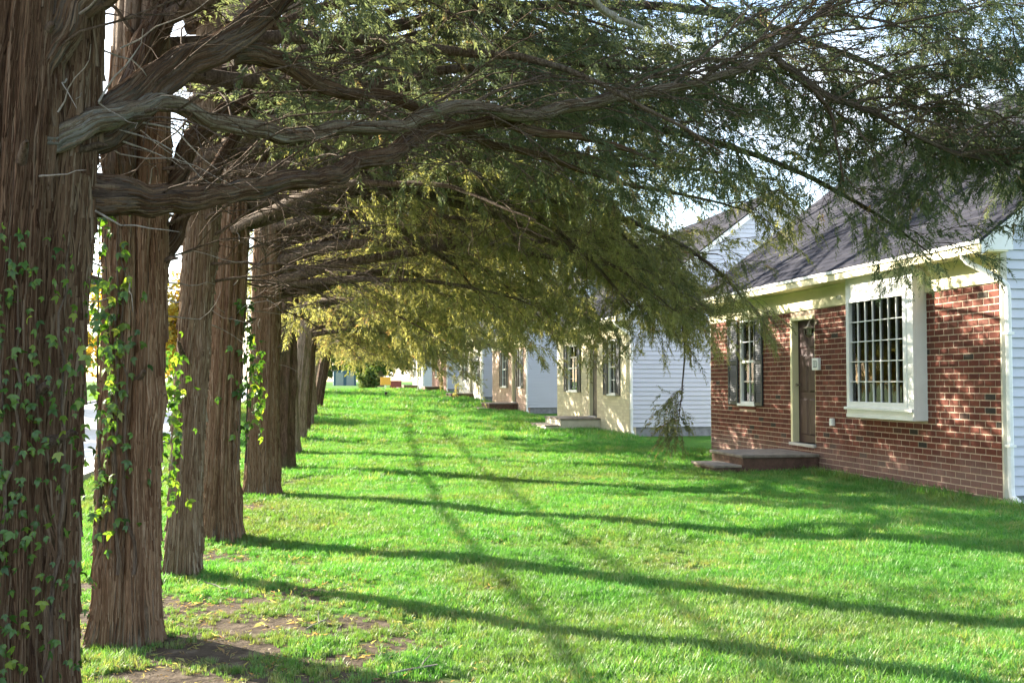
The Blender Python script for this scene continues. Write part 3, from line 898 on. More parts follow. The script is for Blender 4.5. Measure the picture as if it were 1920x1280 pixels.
    dy, dz = (gy1-gy0)/7, (g1-g0)/5
    for i in range(1, 7):
        MB().box(bx+.012, bx+.034, gy0+i*dy-.006, gy0+i*dy+.006, g0, g1).build('muntin', M_WHITE, bay, off=off)
    for j in range(1, 5):
        MB().box(bx+.010, bx+.033, gy0, gy1, g0+j*dz-.006, g0+j*dz+.006).build('muntin', M_WHITE, bay, off=off)
    for i in range(7):
        for j in range(5):
            MB().box(bx+.036, bx+.040, gy0+i*dy+.001, gy0+(i+1)*dy-.001, g0+j*dz+.001, g0+(j+1)*dz-.001).build('pane', M_GLASS, bay, off=off)
    # dark room, half drawn blind, window seat with a yellow cushion
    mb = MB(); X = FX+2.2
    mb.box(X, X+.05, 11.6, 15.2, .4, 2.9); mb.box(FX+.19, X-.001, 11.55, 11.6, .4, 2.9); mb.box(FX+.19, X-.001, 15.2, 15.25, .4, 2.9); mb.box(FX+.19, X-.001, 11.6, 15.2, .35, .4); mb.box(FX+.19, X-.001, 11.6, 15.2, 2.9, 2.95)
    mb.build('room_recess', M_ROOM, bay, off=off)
    bl = MB().box(bx+.085, bx+.125, gy0, gy1, g1-.03, g1+.02).build('window_blind', M_BLIND, bay, off=off)
    mb = MB(); z = g0+.10
    while z < g1-.03:
        mb.hexa([(bx+.09,gy0+.01,z),(bx+.118,gy0+.01,z+.012),(bx+.118,gy0+.94,z+.012),(bx+.09,gy0+.94,z),(bx+.09,gy0+.01,z+.001),(bx+.118,gy0+.01,z+.013),(bx+.118,gy0+.94,z+.013),(bx+.09,gy0+.94,z+.001)])
        z += .028
    mb.build('blind_slats', M_BLIND, bl, off=off)['kind'] = 'stuff'
    MB().box(bx+.06, FX+.30, by0+.04, by1-.04, g0-.06, g0-.02).build('window_seat', M_FRIEZE2, bay, off=off)
    mb = MB(); mb.box(bx+.07, bx+.14, 13.84, 13.99, g0-.019, g0+.16); mb.build('yellow_cushion', M_YELLOW, bay, bevel=.02, off=off)
    # wall lantern beside the door
    ly, lz = 15.42, 2.36
    mb = MB(); mb.tube([(FX-.002, ly, lz+.05), (FX-.025, ly, lz+.05)], [.05, .045], 14); mb.tube([(FX-.02, ly, lz+.05), (FX-.08, ly, lz+.10), (FX-.13, ly, lz+.06), (FX-.135, ly, lz+.0)], .009, 8)
    lan = mb.build('wall_lantern', M_LANT, h, smooth=True, off=off)
    MB().tube([(FX-.135, ly, lz+.02), (FX-.135, ly, lz-.02), (FX-.135, ly, lz-.05), (FX-.135, ly, lz-.17), (FX-.135, ly, lz-.19)], [.012, .035, .085, .07, .03], 6).build('lamp_glass', M_GLASS, lan, off=off)
    MB().tube([(FX-.135, ly, lz+.03), (FX-.135, ly, lz-.025), (FX-.135, ly, lz-.052)], [.015, .045, .095], 6).build('lamp_cap', M_LANT, lan, off=off)
    mb = MB()
    for q in range(6):
        a = q*math.pi/3; ca, sa = math.cos(a), math.sin(a)
        mb.tube([(FX-.135+.086*ca, ly+.086*sa, lz-.05), (FX-.135+.071*ca, ly+.071*sa, lz-.17)], .004, 4)
    mb.build('lamp_bars', M_LANT, lan, off=off)
    MB().tube([(FX-.135, ly, lz-.165), (FX-.135, ly, lz-.185), (FX-.135, ly, lz-.20)], [.074, .05, .012], 6).build('lamp_base', M_LANT, lan, off=off)
    # house number plate: pale box with two faint upright figures
    py, pz = 15.40, 1.735
    pl = MB().box(FX-.055, FX-.003, py-.105, py+.105, pz-.095, pz+.095).build('number_plate', M_WHITE, h, bevel=.006, off=off)
    MB().box(FX-.058, FX-.0551, py-.06, py+.06, pz-.055, pz+.055).build('plate_face', M_FOUND, pl, off=off)
    for yy in (py+.024, py-.024):
        MB().box(FX-.0605, FX-.0581, yy-.011, yy+.011, pz-.042, pz+.042).build('numeral', M_WHITE, pl, off=off)
    # outdoor socket box
    ob = MB().box(FX-.05, FX-.003, 14.86, 14.96, .775, .89).build('outdoor_socket', M_WHITE, h, bevel=.008, off=off)
    MB().box(FX-.058, FX-.0505, 14.875, 14.945, .79, .875).build('socket_cover', M_WHITE, ob, bevel=.004, off=off)
    # tiny soffit light over the box window and splash block
    MB().tube([(FX-.024, 14.62, 2.735), (FX-.05, 14.62, 2.735), (FX-.075, 14.62, 2.73)], [.035, .035, .02], 10).build('eave_sensor', M_WHITE, h, smooth=True, off=off)
    stoop(h, 15.40, 16.72, 6.56, .31, g, M_STONE, M_STOOPB, .48, step_end=16.32)
    sb = MB(); sb.hexa([(7.74,10.25,.0),(8.04,10.25,.0),(8.04,10.70,.0),(7.74,10.70,.0),(7.72,10.23,.03),(8.06,10.23,.03),(8.04,10.70,.045),(7.74,10.70,.045)])
    tag(sb.build('splash_block', M_CONC, None, bevel=.006), 'pale concrete splash block under the white downspout of the brick cottage', 'splash block')
    return h
brick_cottage()

def cottage(name, label, y0, y1, wallmat, opens, doorspec, mat_door, stoop_mats, seed, shut=True, porch=False, group='cottages standing in a row along the lawn'):
    g = float(gz(y0))
    h = empty(name, (FX, y0, g), label, 'house', group)
    off = h.location
    holes = [(a, b, g+za, g+zb) for (a, b, za, zb) in opens] + [(doorspec[0], doorspec[1], g+.42, g+2.5)]
    wall_with_openings(FX, FX+.18, y0+.002, y1, g-.6, g+2.62, holes).build('wall', wallmat, h, off=off)
    MB().box(FX+.002, FX+.18, y0+.002, y1, g+2.621, g+3.2).build('wall_plate', M_TRIM_BOUNCE, h, off=off)
    MB().box(FX-.022, FX+.001, y0-.01, y1+.01, g+2.622, g+2.953).build('frieze_board', M_TRIM_BOUNCE, h, bevel=.003, off=off)
    roof(h, y0, y1, g, seed, fine=y0 < 40)
    gable(h, y0, g, -1, .24)
    MB().box(FX+.2, BACK_X-.1, y1-.1, y1, g-.2, g+2.9).build('end_wall', M_SIDE, h, off=off)
    MB().box(BACK_X-.15, BACK_X, y0+.1, y1-.101, g-.2, g+2.9).build('rear_wall', M_SIDE, h, off=off)
    downspout(h, y0-.04, g, -1)
    door(h, doorspec[0], doorspec[1], g+.42, g+2.5, mat_door)
    for (a, b, za, zb) in opens:
        sash_window(h, a, b, g+za, g+zb, 2, 4, curtain=True)
        if shut:
            shutter(h, a-.42, a-.01, g+za-.02, g+zb, slats=y0 < 30)
            shutter(h, b+.01, b+.42, g+za-.02, g+zb, slats=y0 < 30)
    stoop(h, doorspec[0]-.35, doorspec[1]+.75, FX-1.15, .38, g, stoop_mats[0], stoop_mats[1])
    if porch:
        ya, yb = doorspec[0]-.5, doorspec[1]+.7
        mb = MB()
        mb.hexa([(FX-1.55,ya,g+2.35),(FX-.02,ya,g+2.75),(FX-.02,yb,g+2.75),(FX-1.55,yb,g+2.35),(FX-1.55,ya,g+2.43),(FX-.02,ya,g+2.85),(FX-.02,yb,g+2.85),(FX-1.55,yb,g+2.43)])
        cp = mb.build('porch_canopy', M_BLUEP, h, off=off)
        for yy in (ya+.08, yb-.08):
            MB().tube([(FX-1.42, yy, g-.02), (FX-1.42, yy, g+2.37)], .04, 8).build('porch_post', M_STEEL, cp, off=off)
    return h

STG = (M_STONE, M_STOOPB)
cottage('cottage', 'cream painted cottage with dark shutters, next beyond the red brick cottage', 25.63, 33.75, M_PB2, [(26.82, 27.60, 1.05, 2.55), (31.0, 32.3, 1.10, 2.55)], (28.75, 29.62), M_DOOR2, (M_STONE, M_FRIEZE2), 11)
cottage('cottage', 'faded pink brick cottage third along the row', 39.1, 46.8, M_PB3, [(43.2, 44.4, 1.0, 2.5), (39.95, 40.45, 1.0, 2.5)], (41.0, 41.9), M_DOOR2, STG, 12)
cottage('cottage', 'pale grey brick cottage fourth along the row', 50.0, 58.0, M_PB4, [(51.0, 52.0, 1.0, 2.5), (55.2, 56.3, 1.0, 2.5)], (53.0, 53.9), M_DOOR2, STG, 13)
cottage('cottage', 'dark red brick cottage with blue porch canopy on thin posts', 64.0, 72.2, M_PB5, [(69.2, 70.3, 1.0, 2.5)], (66.0, 66.9), M_DOOR2, STG, 14, shut=False, porch=True)
cottage('cottage', 'farthest pale cottage at the end of the row', 79.0, 87.0, M_PB4, [(80.5, 81.5, 1.0, 2.5), (84.5, 85.5, 1.0, 2.5)], (82.3, 83.2), M_DOOR2, STG, 15)

# ------------------------------------------------------------------ cedars
SURF = {}
def bark_strips(parent, seed, n, zmax, th_rng, wid=(.004,.012), ln=(.15,.75), mat=None):
    """peeling fibrous strips lying on a trunk surface (one joined part)"""
    G, C, zz = SURF['trunk', seed]
    nz, nth = G.shape[:2]
    rng = np.random.default_rng(seed+333)
    V, F = [], []
    for _ in range(n):
        th = rng.uniform(*th_rng); z0 = rng.uniform(-.02, zmax); L = rng.uniform(*ln); w = rng.uniform(*wid)
        lift = rng.uniform(.002, .006); curl = abs(rng.normal(0, .008)); slant = rng.normal(0, .10)
        m = 6; n0 = len(V)
        for k in range(m):
            t = k/(m-1); z = z0 + L*t
            zi = np.interp(z, zz, np.arange(nz)); i = min(int(zi), nz-2); f = zi-i
            a = (th + slant*t*L + .02*math.sin(7*t+th*5))/(2*math.pi)*nth
            j = int(math.floor(a)); g = a-j
            def S(q):
                A = G[i, q % nth]*(1-f)+G[i+1, q % nth]*f; return A
            p = S(j)*(1-g)+S(j+1)*g
            ctr = C[i]*(1-f)+C[i+1]*f
            nrm = p-ctr; nrm[2] = 0; nrm /= np.linalg.norm(nrm)+1e-9
            tan = np.array([-nrm[1], nrm[0], 0])
            ww = w*(.35+.65*math.sin(math.pi*min(.97, max(.06, t))))*.5
            e = lift + curl*max(0, .35-t)**2*8
            V += [p+nrm*(e*.35)-tan*ww, p+nrm*(e+.003), p+nrm*(e*.35)+tan*ww]
        for k in range(m-1):
            b0 = n0+3*k
            F += [(b0, b0+1, b0+4, b0+3), (b0+1, b0+2, b0+5, b0+4)]
    o = link('bark_strips', np_mesh('bark_strips', np.array(V), np.array(F), [mat or M_STRIP], smooth=True), parent)
    o['kind'] = 'stuff'; return o

def trunk_mesh(name, path, rad, seed, nth=72, nz=90, flute=.10, lobes=None, ridges=34, flare=.28, mats=(M_BARK,), clefts=None):
    """fluted, shredding trunk around a polyline path (origin at its base)"""
    rng = np.random.default_rng(seed)
    path = np.array(path, float); rad = np.array(rad, float)
    s = np.linspace(0, len(path)-1, nz)
    s = (np.linspace(0, 1, nz)**1.5)*(len(path)-1)
    i = np.minimum(s.astype(int), len(path)-2); f = (s-i)[:, None]
    C = path[i]*(1-f) + path[i+1]*f
    Rz = rad[i]*(1-f[:, 0]) + rad[i+1]*f[:, 0]
    zz = C[:, 2] - path[0, 2]
    Rz = Rz*(1 + flare*np.exp(-np.maximum(zz, 0)/.22))
    th = np.arange(nth)*2*math.pi/nth
    T, Z = np.meshgrid(th, zz)
    prof = np.zeros_like(T)
    ks = lobes or [(2, .5), (3, .9), (5, .8), (7, .6)]
    for k, a in ks:
        ph = rng.uniform(0, 6.28); tw = rng.uniform(-.25, .25)
        prof += a*np.cos(k*T + ph + tw*Z + .35*np.sin(Z*.9+ph))
    prof = -np.abs(prof - .3) + .5 if lobes is None else prof
    fl = flute*prof
    # vertical bark plates
    tt = T*ridges/(2*math.pi)
    rid = np.zeros_like(T)
    for sc, am, sd in ((1.0, .030, 1), (2.0, .020, 2), (.5, .025, 3)):
        n = int(ridges*sc)
        u = T/(2*math.pi)*n
        a = vnoise(np.mod(u, n), Z*1.5*sc + 3, seed+sd); b = vnoise(np.mod(u, n)-n, Z*1.5*sc+3, seed+sd)
        w = np.clip((u-(n-1)), 0, 1)
        rid += am*((a*(1-w)+b*w)-.5)*2
    fl = fl + .42*np.exp(-np.maximum(Z, 0)/.16)*np.maximum(0, np.cos(5*T + rng.uniform(0, 6.28) + .8*np.cos(2*T+seed)))
    if clefts is None:
        clefts = [(rng.uniform(0, 6.28), rng.uniform(.10, .26), rng.uniform(.07, .16)) for _ in range(6)]
    cl = np.zeros_like(T)
    for q, (a0, dep, wd) in enumerate(clefts):
        wander = .30*(vnoise(Z*.55+q*7.3, Z*0, seed+40+q)-.5) + .10*(vnoise(Z*2.3+q*3.1, Z*0, seed+60+q)-.5)
        dth = np.angle(np.exp(1j*(T-a0-wander)))
        cl += dep*(.55+.6*vnoise(Z*.7+q, Z*0+q, seed+80))*np.exp(-(np.abs(dth)/wd)**1.5)
    rr = Rz[:, None]*np.maximum(.35, 1 + fl + rid - cl)
    for q in range(7):
        ka, kz, ks = rng.uniform(-2.9, .6), rng.uniform(.4, 3.0), rng.uniform(.03, .065)
        dk = (np.angle(np.exp(1j*(T-ka)))*Rz[:, None]/ks)**2 + ((Z-kz)/(ks*1.5))**2
        rr = rr + ks*.75*np.exp(-dk) - ks*.6*np.exp(-dk*5)
    V = np.stack([C[:, 0:1] + rr*np.cos(T), C[:, 1:2] + rr*np.sin(T), np.broadcast_to(C[:, 2:3], T.shape)], -1).reshape(-1, 3)
    SURF[name, seed] = (V.reshape(nz, nth, 3).copy(), C, zz)
    a = (np.arange(nz-1)[:, None]*nth + np.arange(nth)[None, :]).ravel()
    b = (np.arange(nz-1)[:, None]*nth + (np.arange(nth)[None, :]+1) % nth).ravel()
    F = np.stack([a, b, b+nth, a+nth], -1)
    return np_mesh(name, V, F, list(mats), smooth=True)

def sprays(P, D, L, tint, rng, K=14, wid=.10, sag=.18, ll=.52):
    """feathery sprigs: K slender scale-leaf twiglets along each axis"""
    n = len(P)
    D = unit(D)
    ref = unit(rng.normal(size=(n, 3)) + np.array([0, 0, .6]))
    A = unit(np.cross(D, ref)); B = np.cross(D, A)
    j = np.arange(K)
    t = (j+.3)/K
    side = np.where(j % 2 == 0, 1., -1.)
    base = P[:, None] + D[:, None]*(L[:, None]*t)[..., None]
    base[..., 2] -= sag*L[:, None]*t**2
    al = rng.uniform(.35, .85, (n, K)); al[:, -1] *= .2
    dr = D[:, None]*np.cos(al)[..., None] + A[:, None]*(np.sin(al)*side)[..., None] + B[:, None]*rng.normal(0, .38, (n, K))[..., None]
    dr[..., 2] -= .12
    dr = unit(dr)
    l = L[:, None]*(ll-.2*t)*rng.uniform(.7, 1.3, (n, K))
    pr = unit(np.cross(dr, unit(rng.normal(size=(n, K, 3)))))
    w = (l*wid*rng.uniform(.7, 1.3, (n, K)))[..., None]*pr
    tip = base + dr*l[..., None]; tip[..., 2] -= .06*l
    V = np.stack([base+dr*(l*.1)[..., None]-w, base+dr*(l*.35)[..., None]+w, tip], 2).reshape(-1, 3)
    F = np.arange(n*K*3).reshape(-1, 3)
    tn = np.clip(tint[:, None] + rng.normal(0, .10, (n, K)), 0, 1)
    return V, F, np.repeat(tn.ravel(), 3)

class Canopy:
    def __init__(s, seed):
        s.rng = np.random.default_rng(seed); s.r = random.Random(seed)
        s.t14, s.t6, s.t3 = [], [], []       # (path, r0, r1)
        s.sp = []                            # pos, dir, len, tint
        s.keep = None; s.gap = .10; s.low = []; s.sp2 = []
    def path(s, p, az, el, L, n, droop, wob, up=0.0):
        pts = [np.array(p, float)]; st = L/(n-1)
        r = s.r
        for i in range(n-1):
            t = i/(n-1)
            e = el - droop*t**1.4 + up*t**3
            az += r.gauss(0, wob)
            e2 = e + r.gauss(0, wob*.7)
            pts.append(pts[-1] + st*np.array([math.cos(az)*math.cos(e2), math.sin(az)*math.cos(e2), math.sin(e2)]))
        return np.array(pts)
    def twiggery(s, pth, L, dens=4.5, leaf_from=.3, sec_len=1.0, droop=.5, bare=.75, size=1.0, start=.12, leafp=1.0, tint0=.42, zlow=None, nspr=4, r_sec=.0055, gap=None):
        """secondary and tertiary twigs plus foliage along a bough"""
        r = s.r; m = len(pth)
        n = max(3, int(L*dens))
        sgn = 1
        for i in range(n):
            t = start + (1-start)*(i+r.random())/n
            t = min(t, .995)
            x = t*(m-1); k = min(int(x), m-2); f = x-k
            p = pth[k]*(1-f) + pth[k+1]*f
            d = pth[k+1]-pth[k]
            az0 = math.atan2(d[1], d[0]); el0 = math.atan2(d[2], math.hypot(d[0], d[1]))
            sgn = -sgn
            az = az0 + sgn*r.uniform(.5, 1.25)
            el = el0*.5 + r.uniform(-.35, .65)
            sl = sec_len*(.55+.65*r.random())*(1.05-.45*t)
            leafy = (t > leaf_from or r.random() > bare) and r.random() > (s.gap if gap is None else gap)
            sp = s.path(p, az, el, sl, 6, droop*r.uniform(.6, 1.6), .16)
            s.t6.append((sp, r_sec*(1.1-.4*t), .003))
            nt_ = max(3, int(sl*9))
            sg = 1
            for q in range(nt_):
                tq = .18 + .8*(q+r.random())/nt_
                xq = min(tq, .99)*5; kq = min(int(xq), 4); fq = xq-kq
                pp = sp[kq]*(1-fq) + sp[kq+1]*fq
                dd = sp[kq+1]-sp[kq]
                a2 = math.atan2(dd[1], dd[0]) + sg*r.uniform(.4, 1.1); sg = -sg
                e2 = math.atan2(dd[2], math.hypot(dd[0], dd[1]))*.6 + r.uniform(-.5, .35)
                tl = r.uniform(.16, .40)*size
                tp = s.path(pp, a2, e2, tl, 3, droop*.8, .2)
                s.t3.append((tp, .0032, .0016))
                if not leafy or r.random() > leafp: continue
                tn = tint0 + r.gauss(0, .16)
                for w in range(nspr):
                    tw = .25 + .75*w/max(1, nspr-1)
                    ps = tp[0]*(1-tw) + tp[2]*tw
                    ds = (tp[2]-tp[1])/np.linalg.norm(tp[2]-tp[1])
                    ds = ds + np.array([r.gauss(0, .45), r.gauss(0, .45), r.gauss(-.35, .35)])
                    if zlow is not None and ps[2] < zlow: continue
                    s.sp.append((ps, ds, r.uniform(.13, .24)*size, tn))
            # leader spray at the twig end
            if leafy:
                s.sp.append((sp[-1], sp[-1]-sp[-2], .2*size, tint0+r.gauss(0, .15)))
    def build(s, parent, off, K=14, wid=.10, ll=.52, crown_name='crown', twig_name='twigs', leaf=None):
        off = np.array(off, float)
        out = []
        VV, FF, n0 = [], [], 0
        for lst, m, k in ((s.t14, 14, 8), (s.t6, 6, 4), (s.t3, 3, 3)):
            if not lst: continue
            P = np.array([a for a, _, _ in lst]); r0 = np.array([b for _, b, _ in lst]); r1 = np.array([c for _, _, c in lst])
            tt = np.linspace(0, 1, m)
            Rr = r0[:, None]*(1-tt)+r1[:, None]*tt
            V, F = tubes(P, Rr, k)
            VV.append(V); FF.append(F+n0); n0 += len(V)
        if VV:
            V = np.concatenate(VV)-off; F = np.concatenate(FF)
            me_t = np_mesh(twig_name, V, F, [M_TWIG], smooth=True)
            o = link(twig_name, me_t, parent); o['kind'] = 'stuff'; out.append(o)
        P = np.array([a for a, _, _, _ in s.sp]); D = np.array([b for _, b, _, _ in s.sp]); L = np.array([c for _, _, c, _ in s.sp]); T = np.clip(np.array([d for _, _, _, d in s.sp]), 0, .97)
        if s.keep is not None:
            k = s.keep(P); P, D, L, T = P[k], D[k], L[k], T[k]
        if s.sp2:
            P = np.concatenate([P, [a for a, _, _, _ in s.sp2]]); D = np.concatenate([D, [b for _, b, _, _ in s.sp2]]); L = np.concatenate([L, [c for _, _, c, _ in s.sp2]]); T = np.concatenate([T, np.clip([d for _, _, _, d in s.sp2], 0, .97)])
        dead = s.rng.uniform(size=len(T)) < .015; T[dead] = 1.0
        V, F, tn = sprays(P, D, L, T, s.rng, K, wid, ll=ll)
        me_c = np_mesh(crown_name, V-off, F, [leaf or M_FOL], {'tint': tn})
        o = link(crown_name, me_c, parent); o['kind'] = 'stuff'; out.append(o)
        return out, len(P)

def grow(c, x, y, z0, hmin, hmax, nlow, nup, reach, vis=None, sec=1.0, dens=4.6, tint=.42):
    """boughs of one cedar: long weeping ones over the lawn (+X), airy climbing ones above"""
    r = c.r
    for i in range(nlow):
        h = hmin + 1.7*((i+r.random())/nlow)
        az = r.gauss(0, .62)
        L = reach*r.uniform(.62, 1.08)*(.62+.38*max(0, math.cos(az)))
        el = R(r.uniform(6, 26)); dr = R(r.uniform(38, 66))
        p = c.path((x, y, z0+h), az, el, L, 14, dr, .10, up=R(12))
        c.t14.append((p, .018+.010*L, .006))
        c.twiggery(p, L, dens=dens, leaf_from=.30, sec_len=sec*(.6+.13*L), droop=.7, bare=.85, tint0=tint+.08)
    for i in range(nup):
        u = (i+r.random())/nup
        h = hmin+1.5 + (hmax-hmin-1.5)*u
        az = r.gauss(0, .75) if r.random() < .86 else r.uniform(-math.pi, math.pi)
        ca = math.cos(az)
        L = (1.2 + (reach*.8-1.2)*(1-u))*r.uniform(.7, 1.1)*(1.0 if ca > -.1 else .6)
        el = R(r.uniform(15, 45)) if ca > -.1 else R(r.uniform(28, 58)); dr = R(r.uniform(15, 50)) if ca > -.1 else R(r.uniform(5, 25))
        p = c.path((x, y, z0+h), az, el, L, 14, dr, .10, up=R(10))
        c.t14.append((p, .016+.010*L, .006))
        if vis is None or h < vis:
            c.twiggery(p, L, dens=dens*.75, leaf_from=.34, sec_len=sec*(.55+.13*L), droop=.55, bare=.9, tint0=tint)
        else:
            c.twiggery(p, L, dens=dens*.42, leaf_from=.3, sec_len=sec*(.6+.14*L), droop=.5, bare=.6, size=1.9, tint0=tint, nspr=2)

# dead pale twigs sticking out of trunks
def dead_twigs(parent, off, base_pts, seed, n=14):
    r = random.Random(seed); mb = MB()
    for i in range(n):
        x, y, z, rad = r.choice(base_pts)
        z += r.uniform(-.25, .25)
        az = r.uniform(-2.2, .9)
        p = np.array([x+rad*math.cos(az), y+rad*math.sin(az), z]); pts = [p]
        el = r.uniform(-.6, .7); L = r.uniform(.2, .65)
        for k in range(6):
            az += r.gauss(0, .22); el += r.gauss(0, .25)-.03
            pts.append(pts[-1]+L/6*np.array([math.cos(az)*math.cos(el), math.sin(az)*math.cos(el), math.sin(el)]))
        r0 = r.uniform(.003, .006)
        mb.tube(pts, list(np.linspace(r0, r0*.3, 7)), 5)
    o = mb.build('dead_twigs', M_TWIG_PALE, parent, smooth=True, off=off); o['kind'] = 'stuff'
    return o

def limb_strips(parent, G, C, seed, n, mat):
    rng = np.random.default_rng(seed+777)
    m_, k_ = G.shape[:2]
    arc = np.concatenate([[0], np.cumsum(np.linalg.norm(np.diff(C, axis=0), axis=1))])
    V, F = [], []
    for _ in range(n):
        a = rng.uniform(0, k_); s0 = rng.uniform(0, arc[-1]*.9); L = rng.uniform(.05, .28); w = rng.uniform(.002, .0065)
        lift = rng.uniform(.001, .004); n0 = len(V); da = rng.normal(0, .5)
        for q in range(5):
            t = q/4; x = np.interp(s0+L*t, arc, np.arange(m_)); i = min(int(x), m_-2); f = x-i
            aa = a+da*t; j = int(math.floor(aa)); g = aa-j
            row = G[i]*(1-f)+G[i+1]*f
            p = row[j % k_]*(1-g)+row[(j+1) % k_]*g
            c = C[i]*(1-f)+C[i+1]*f
            nr = unit(p-c); tg = unit(row[(j+1) % k_]-row[j % k_])
            ww = w*(.3+.7*math.sin(math.pi*min(.95, max(.08, t))))
            V += [p+nr*lift*.3-tg*ww, p+nr*(lift+.0015), p+nr*lift*.3+tg*ww]
        for q in range(4):
            b0 = n0+3*q; F += [(b0, b0+1, b0+4, b0+3), (b0+1, b0+2, b0+5, b0+4)]
    o = link('bark_strips', np_mesh('bark_strips', np.array(V), np.array(F), [mat], smooth=True), parent); o['kind'] = 'stuff'

def limb(parent, off, pts, rads, mat, name='limb', k=14, seed=1):
    """one traced limb, densified and roughened"""
    pts = np.array(pts, float); rads = np.array(rads, float)
    m = len(pts)
    # Catmull-Rom resample
    s = np.linspace(0, m-1, (m-1)*12+1); out = []
    for q in s:
        i = min(int(q), m-2); f = q-i
        p0 = pts[max(i-1, 0)]; p1 = pts[i]; p2 = pts[i+1]; p3 = pts[min(i+2, m-1)]
        out.append(.5*((2*p1)+(-p0+p2)*f+(2*p0-5*p1+4*p2-p3)*f*f+(-p0+3*p1-3*p2+p3)*f**3))
    out = np.array(out)
    rng = np.random.default_rng(seed)
    rr = np.interp(s, np.linspace(0, m-1, len(rads)), rads)
    out += np.stack([vnoise(s*1.3, s*0, seed+q)-.5 for q in range(3)], -1)*np.minimum(rr, .035)[:, None]*1.3 + np.stack([vnoise(s*3.7, s*0, seed+5+q)-.5 for q in range(3)], -1)*np.minimum(rr, .035)[:, None]*.6
    k = int(k*1.6)
    V, F = tubes(out[None], rr[None], k)
    n = len(out)
    Vr = V.reshape(n, k, 3)
    ctr = out[:, None]
    th = np.arange(k)[None, :]
    wr = np.minimum(th, k-th)
    nz = vnoise(wr*.8+.25*s[:, None], s[:, None]*.9+0*th, seed+9)-.5 + .9*(vnoise(wr*.33+0*s[:, None], s[:, None]*1.6+0*th, seed+19)-.5) + .35*(vnoise(wr*1.9+0*s[:, None], s[:, None]*2.5+0*th, seed+29)-.5)
    Vr = ctr + (Vr-ctr)*(1+.40*nz)[..., None]
    V = Vr.reshape(-1, 3) - np.array(off)
    # close both ends with a small cap ring
    capV = np.array([out[0], out[-1]]) - np.array(off)
    F4 = [tuple(f) for f in F.tolist()]
    nV = len(V)
    F4 += [(nV, (i+1) % k, i, nV) for i in range(0)]
    me = bpy.data.meshes.new(name)
    allV = np.concatenate([V, capV])
    faces = F4 + [(nV, (i+1) % k, i) for i in range(k)] + [(nV+1, (n-1)*k+i, (n-1)*k+(i+1) % k) for i in range(k)]
    me.from_pydata([tuple(v) for v in allV], [], faces); me.materials.append(mat)
    arc = np.concatenate([[0], np.cumsum(np.linalg.norm(np.diff(out, axis=0), axis=1))])
    ang = np.arange(k)*2*math.pi/k
    bk = np.stack([rr[:, None]*np.cos(ang)[None], rr[:, None]*np.sin(ang)[None], np.broadcast_to(arc[:, None], (n, k))+seed], -1).reshape(-1, 3)
    bk = np.concatenate([bk, [[0, 0, seed], [0, 0, arc[-1]+seed]]]).astype(np.float32)
    me.attributes.new('bk', 'FLOAT_VECTOR', 'POINT').data.foreach_set('vector', bk.ravel())
    me.polygons.foreach_set('use_smooth', [True]*len(me.polygons))
    lo = link(name, me, parent)
    if seed < 44 and rads.max() > .03:
        limb_strips(lo, Vr - np.array(off), out - np.array(off), seed, int(420*arc[-1]), M_STRIP_GREY if mat is M_BARK_GREY else M_STRIP_LIMB)
    return lo, out

TREE_GROUP = 'cedars in a row along the lawn'
def tree_root(i, label):
    x, y = TREES_XY[i]
    return empty('cedar_tree', (x, y, float(gz(y))), label, 'tree', TREE_GROUP)

# ---- tree at the left edge, its limbs reach across the picture
t1 = tree_root(0, 'nearest cedar, thick fluted trunk at the left edge with long limbs crossing above')
o1 = t1.location
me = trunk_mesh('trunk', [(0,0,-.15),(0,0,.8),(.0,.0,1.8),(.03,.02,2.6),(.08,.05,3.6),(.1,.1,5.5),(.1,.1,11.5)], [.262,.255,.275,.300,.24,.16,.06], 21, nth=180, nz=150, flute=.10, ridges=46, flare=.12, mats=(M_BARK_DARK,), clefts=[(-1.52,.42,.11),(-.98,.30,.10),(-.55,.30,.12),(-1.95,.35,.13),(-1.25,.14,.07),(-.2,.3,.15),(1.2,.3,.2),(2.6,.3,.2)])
link('trunk', me, t1)
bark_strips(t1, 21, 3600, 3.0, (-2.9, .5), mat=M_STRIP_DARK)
LA = [(-.98,4.36,2.40),(-0.83,4.5,2.56),(-0.63,4.8,2.87),(-0.39,5.0,3.06),(-0.11,5.3,3.44),(0.28,5.6,3.87),(0.79,5.9,4.26)]
LB = [(-1.06,4.2,2.36),(-1.01,4.2,2.37),(-0.8,4.4,2.54),(-0.64,4.7,2.68),(-0.43,4.9,2.64),(-0.2,5.1,2.64),(0.11,5.3,2.72),(0.45,5.5,2.82),(0.79,5.7,2.97),(1.1,5.9,3.01),(1.44,6.1,3.1),(1.77,6.2,3.21),(2.22,6.4,3.34),(2.79,6.6,3.57),(3.15,6.8,3.79),(3.58,7.0,4.13),(4.17,7.2,4.62)]
LC = [(-1.08,4.46,2.20),(-0.87,4.44,2.22),(-0.66,4.6,2.22),(-0.46,4.8,2.28),(-0.24,5.0,2.39),(0.01,5.2,2.46),(0.17,5.35,2.55),(0.34,5.5,2.66),(0.59,5.72,2.84),(0.82,5.88,2.95),(1.06,6.0,2.99),(1.35,6.15,2.97),(1.74,6.35,2.99),(2.21,6.6,2.93)]
LD = [(-0.42,5.0,3.01),(-0.21,5.2,3.02),(-0.02,5.4,2.99),(0.14,5.6,2.98),(0.36,5.8,3.03),(0.62,6.0,3.02),(0.98,6.3,2.94),(1.41,6.6,2.93),(1.89,6.9,2.87)]
LE = [(3.1,6.78,3.77),(3.4,6.9,3.66),(3.7,7.0,3.53),(4.1,7.1,3.47),(4.42,7.2,3.37),(4.94,7.3,3.23),(5.55,7.5,3.21),(6.2,7.7,3.09)]
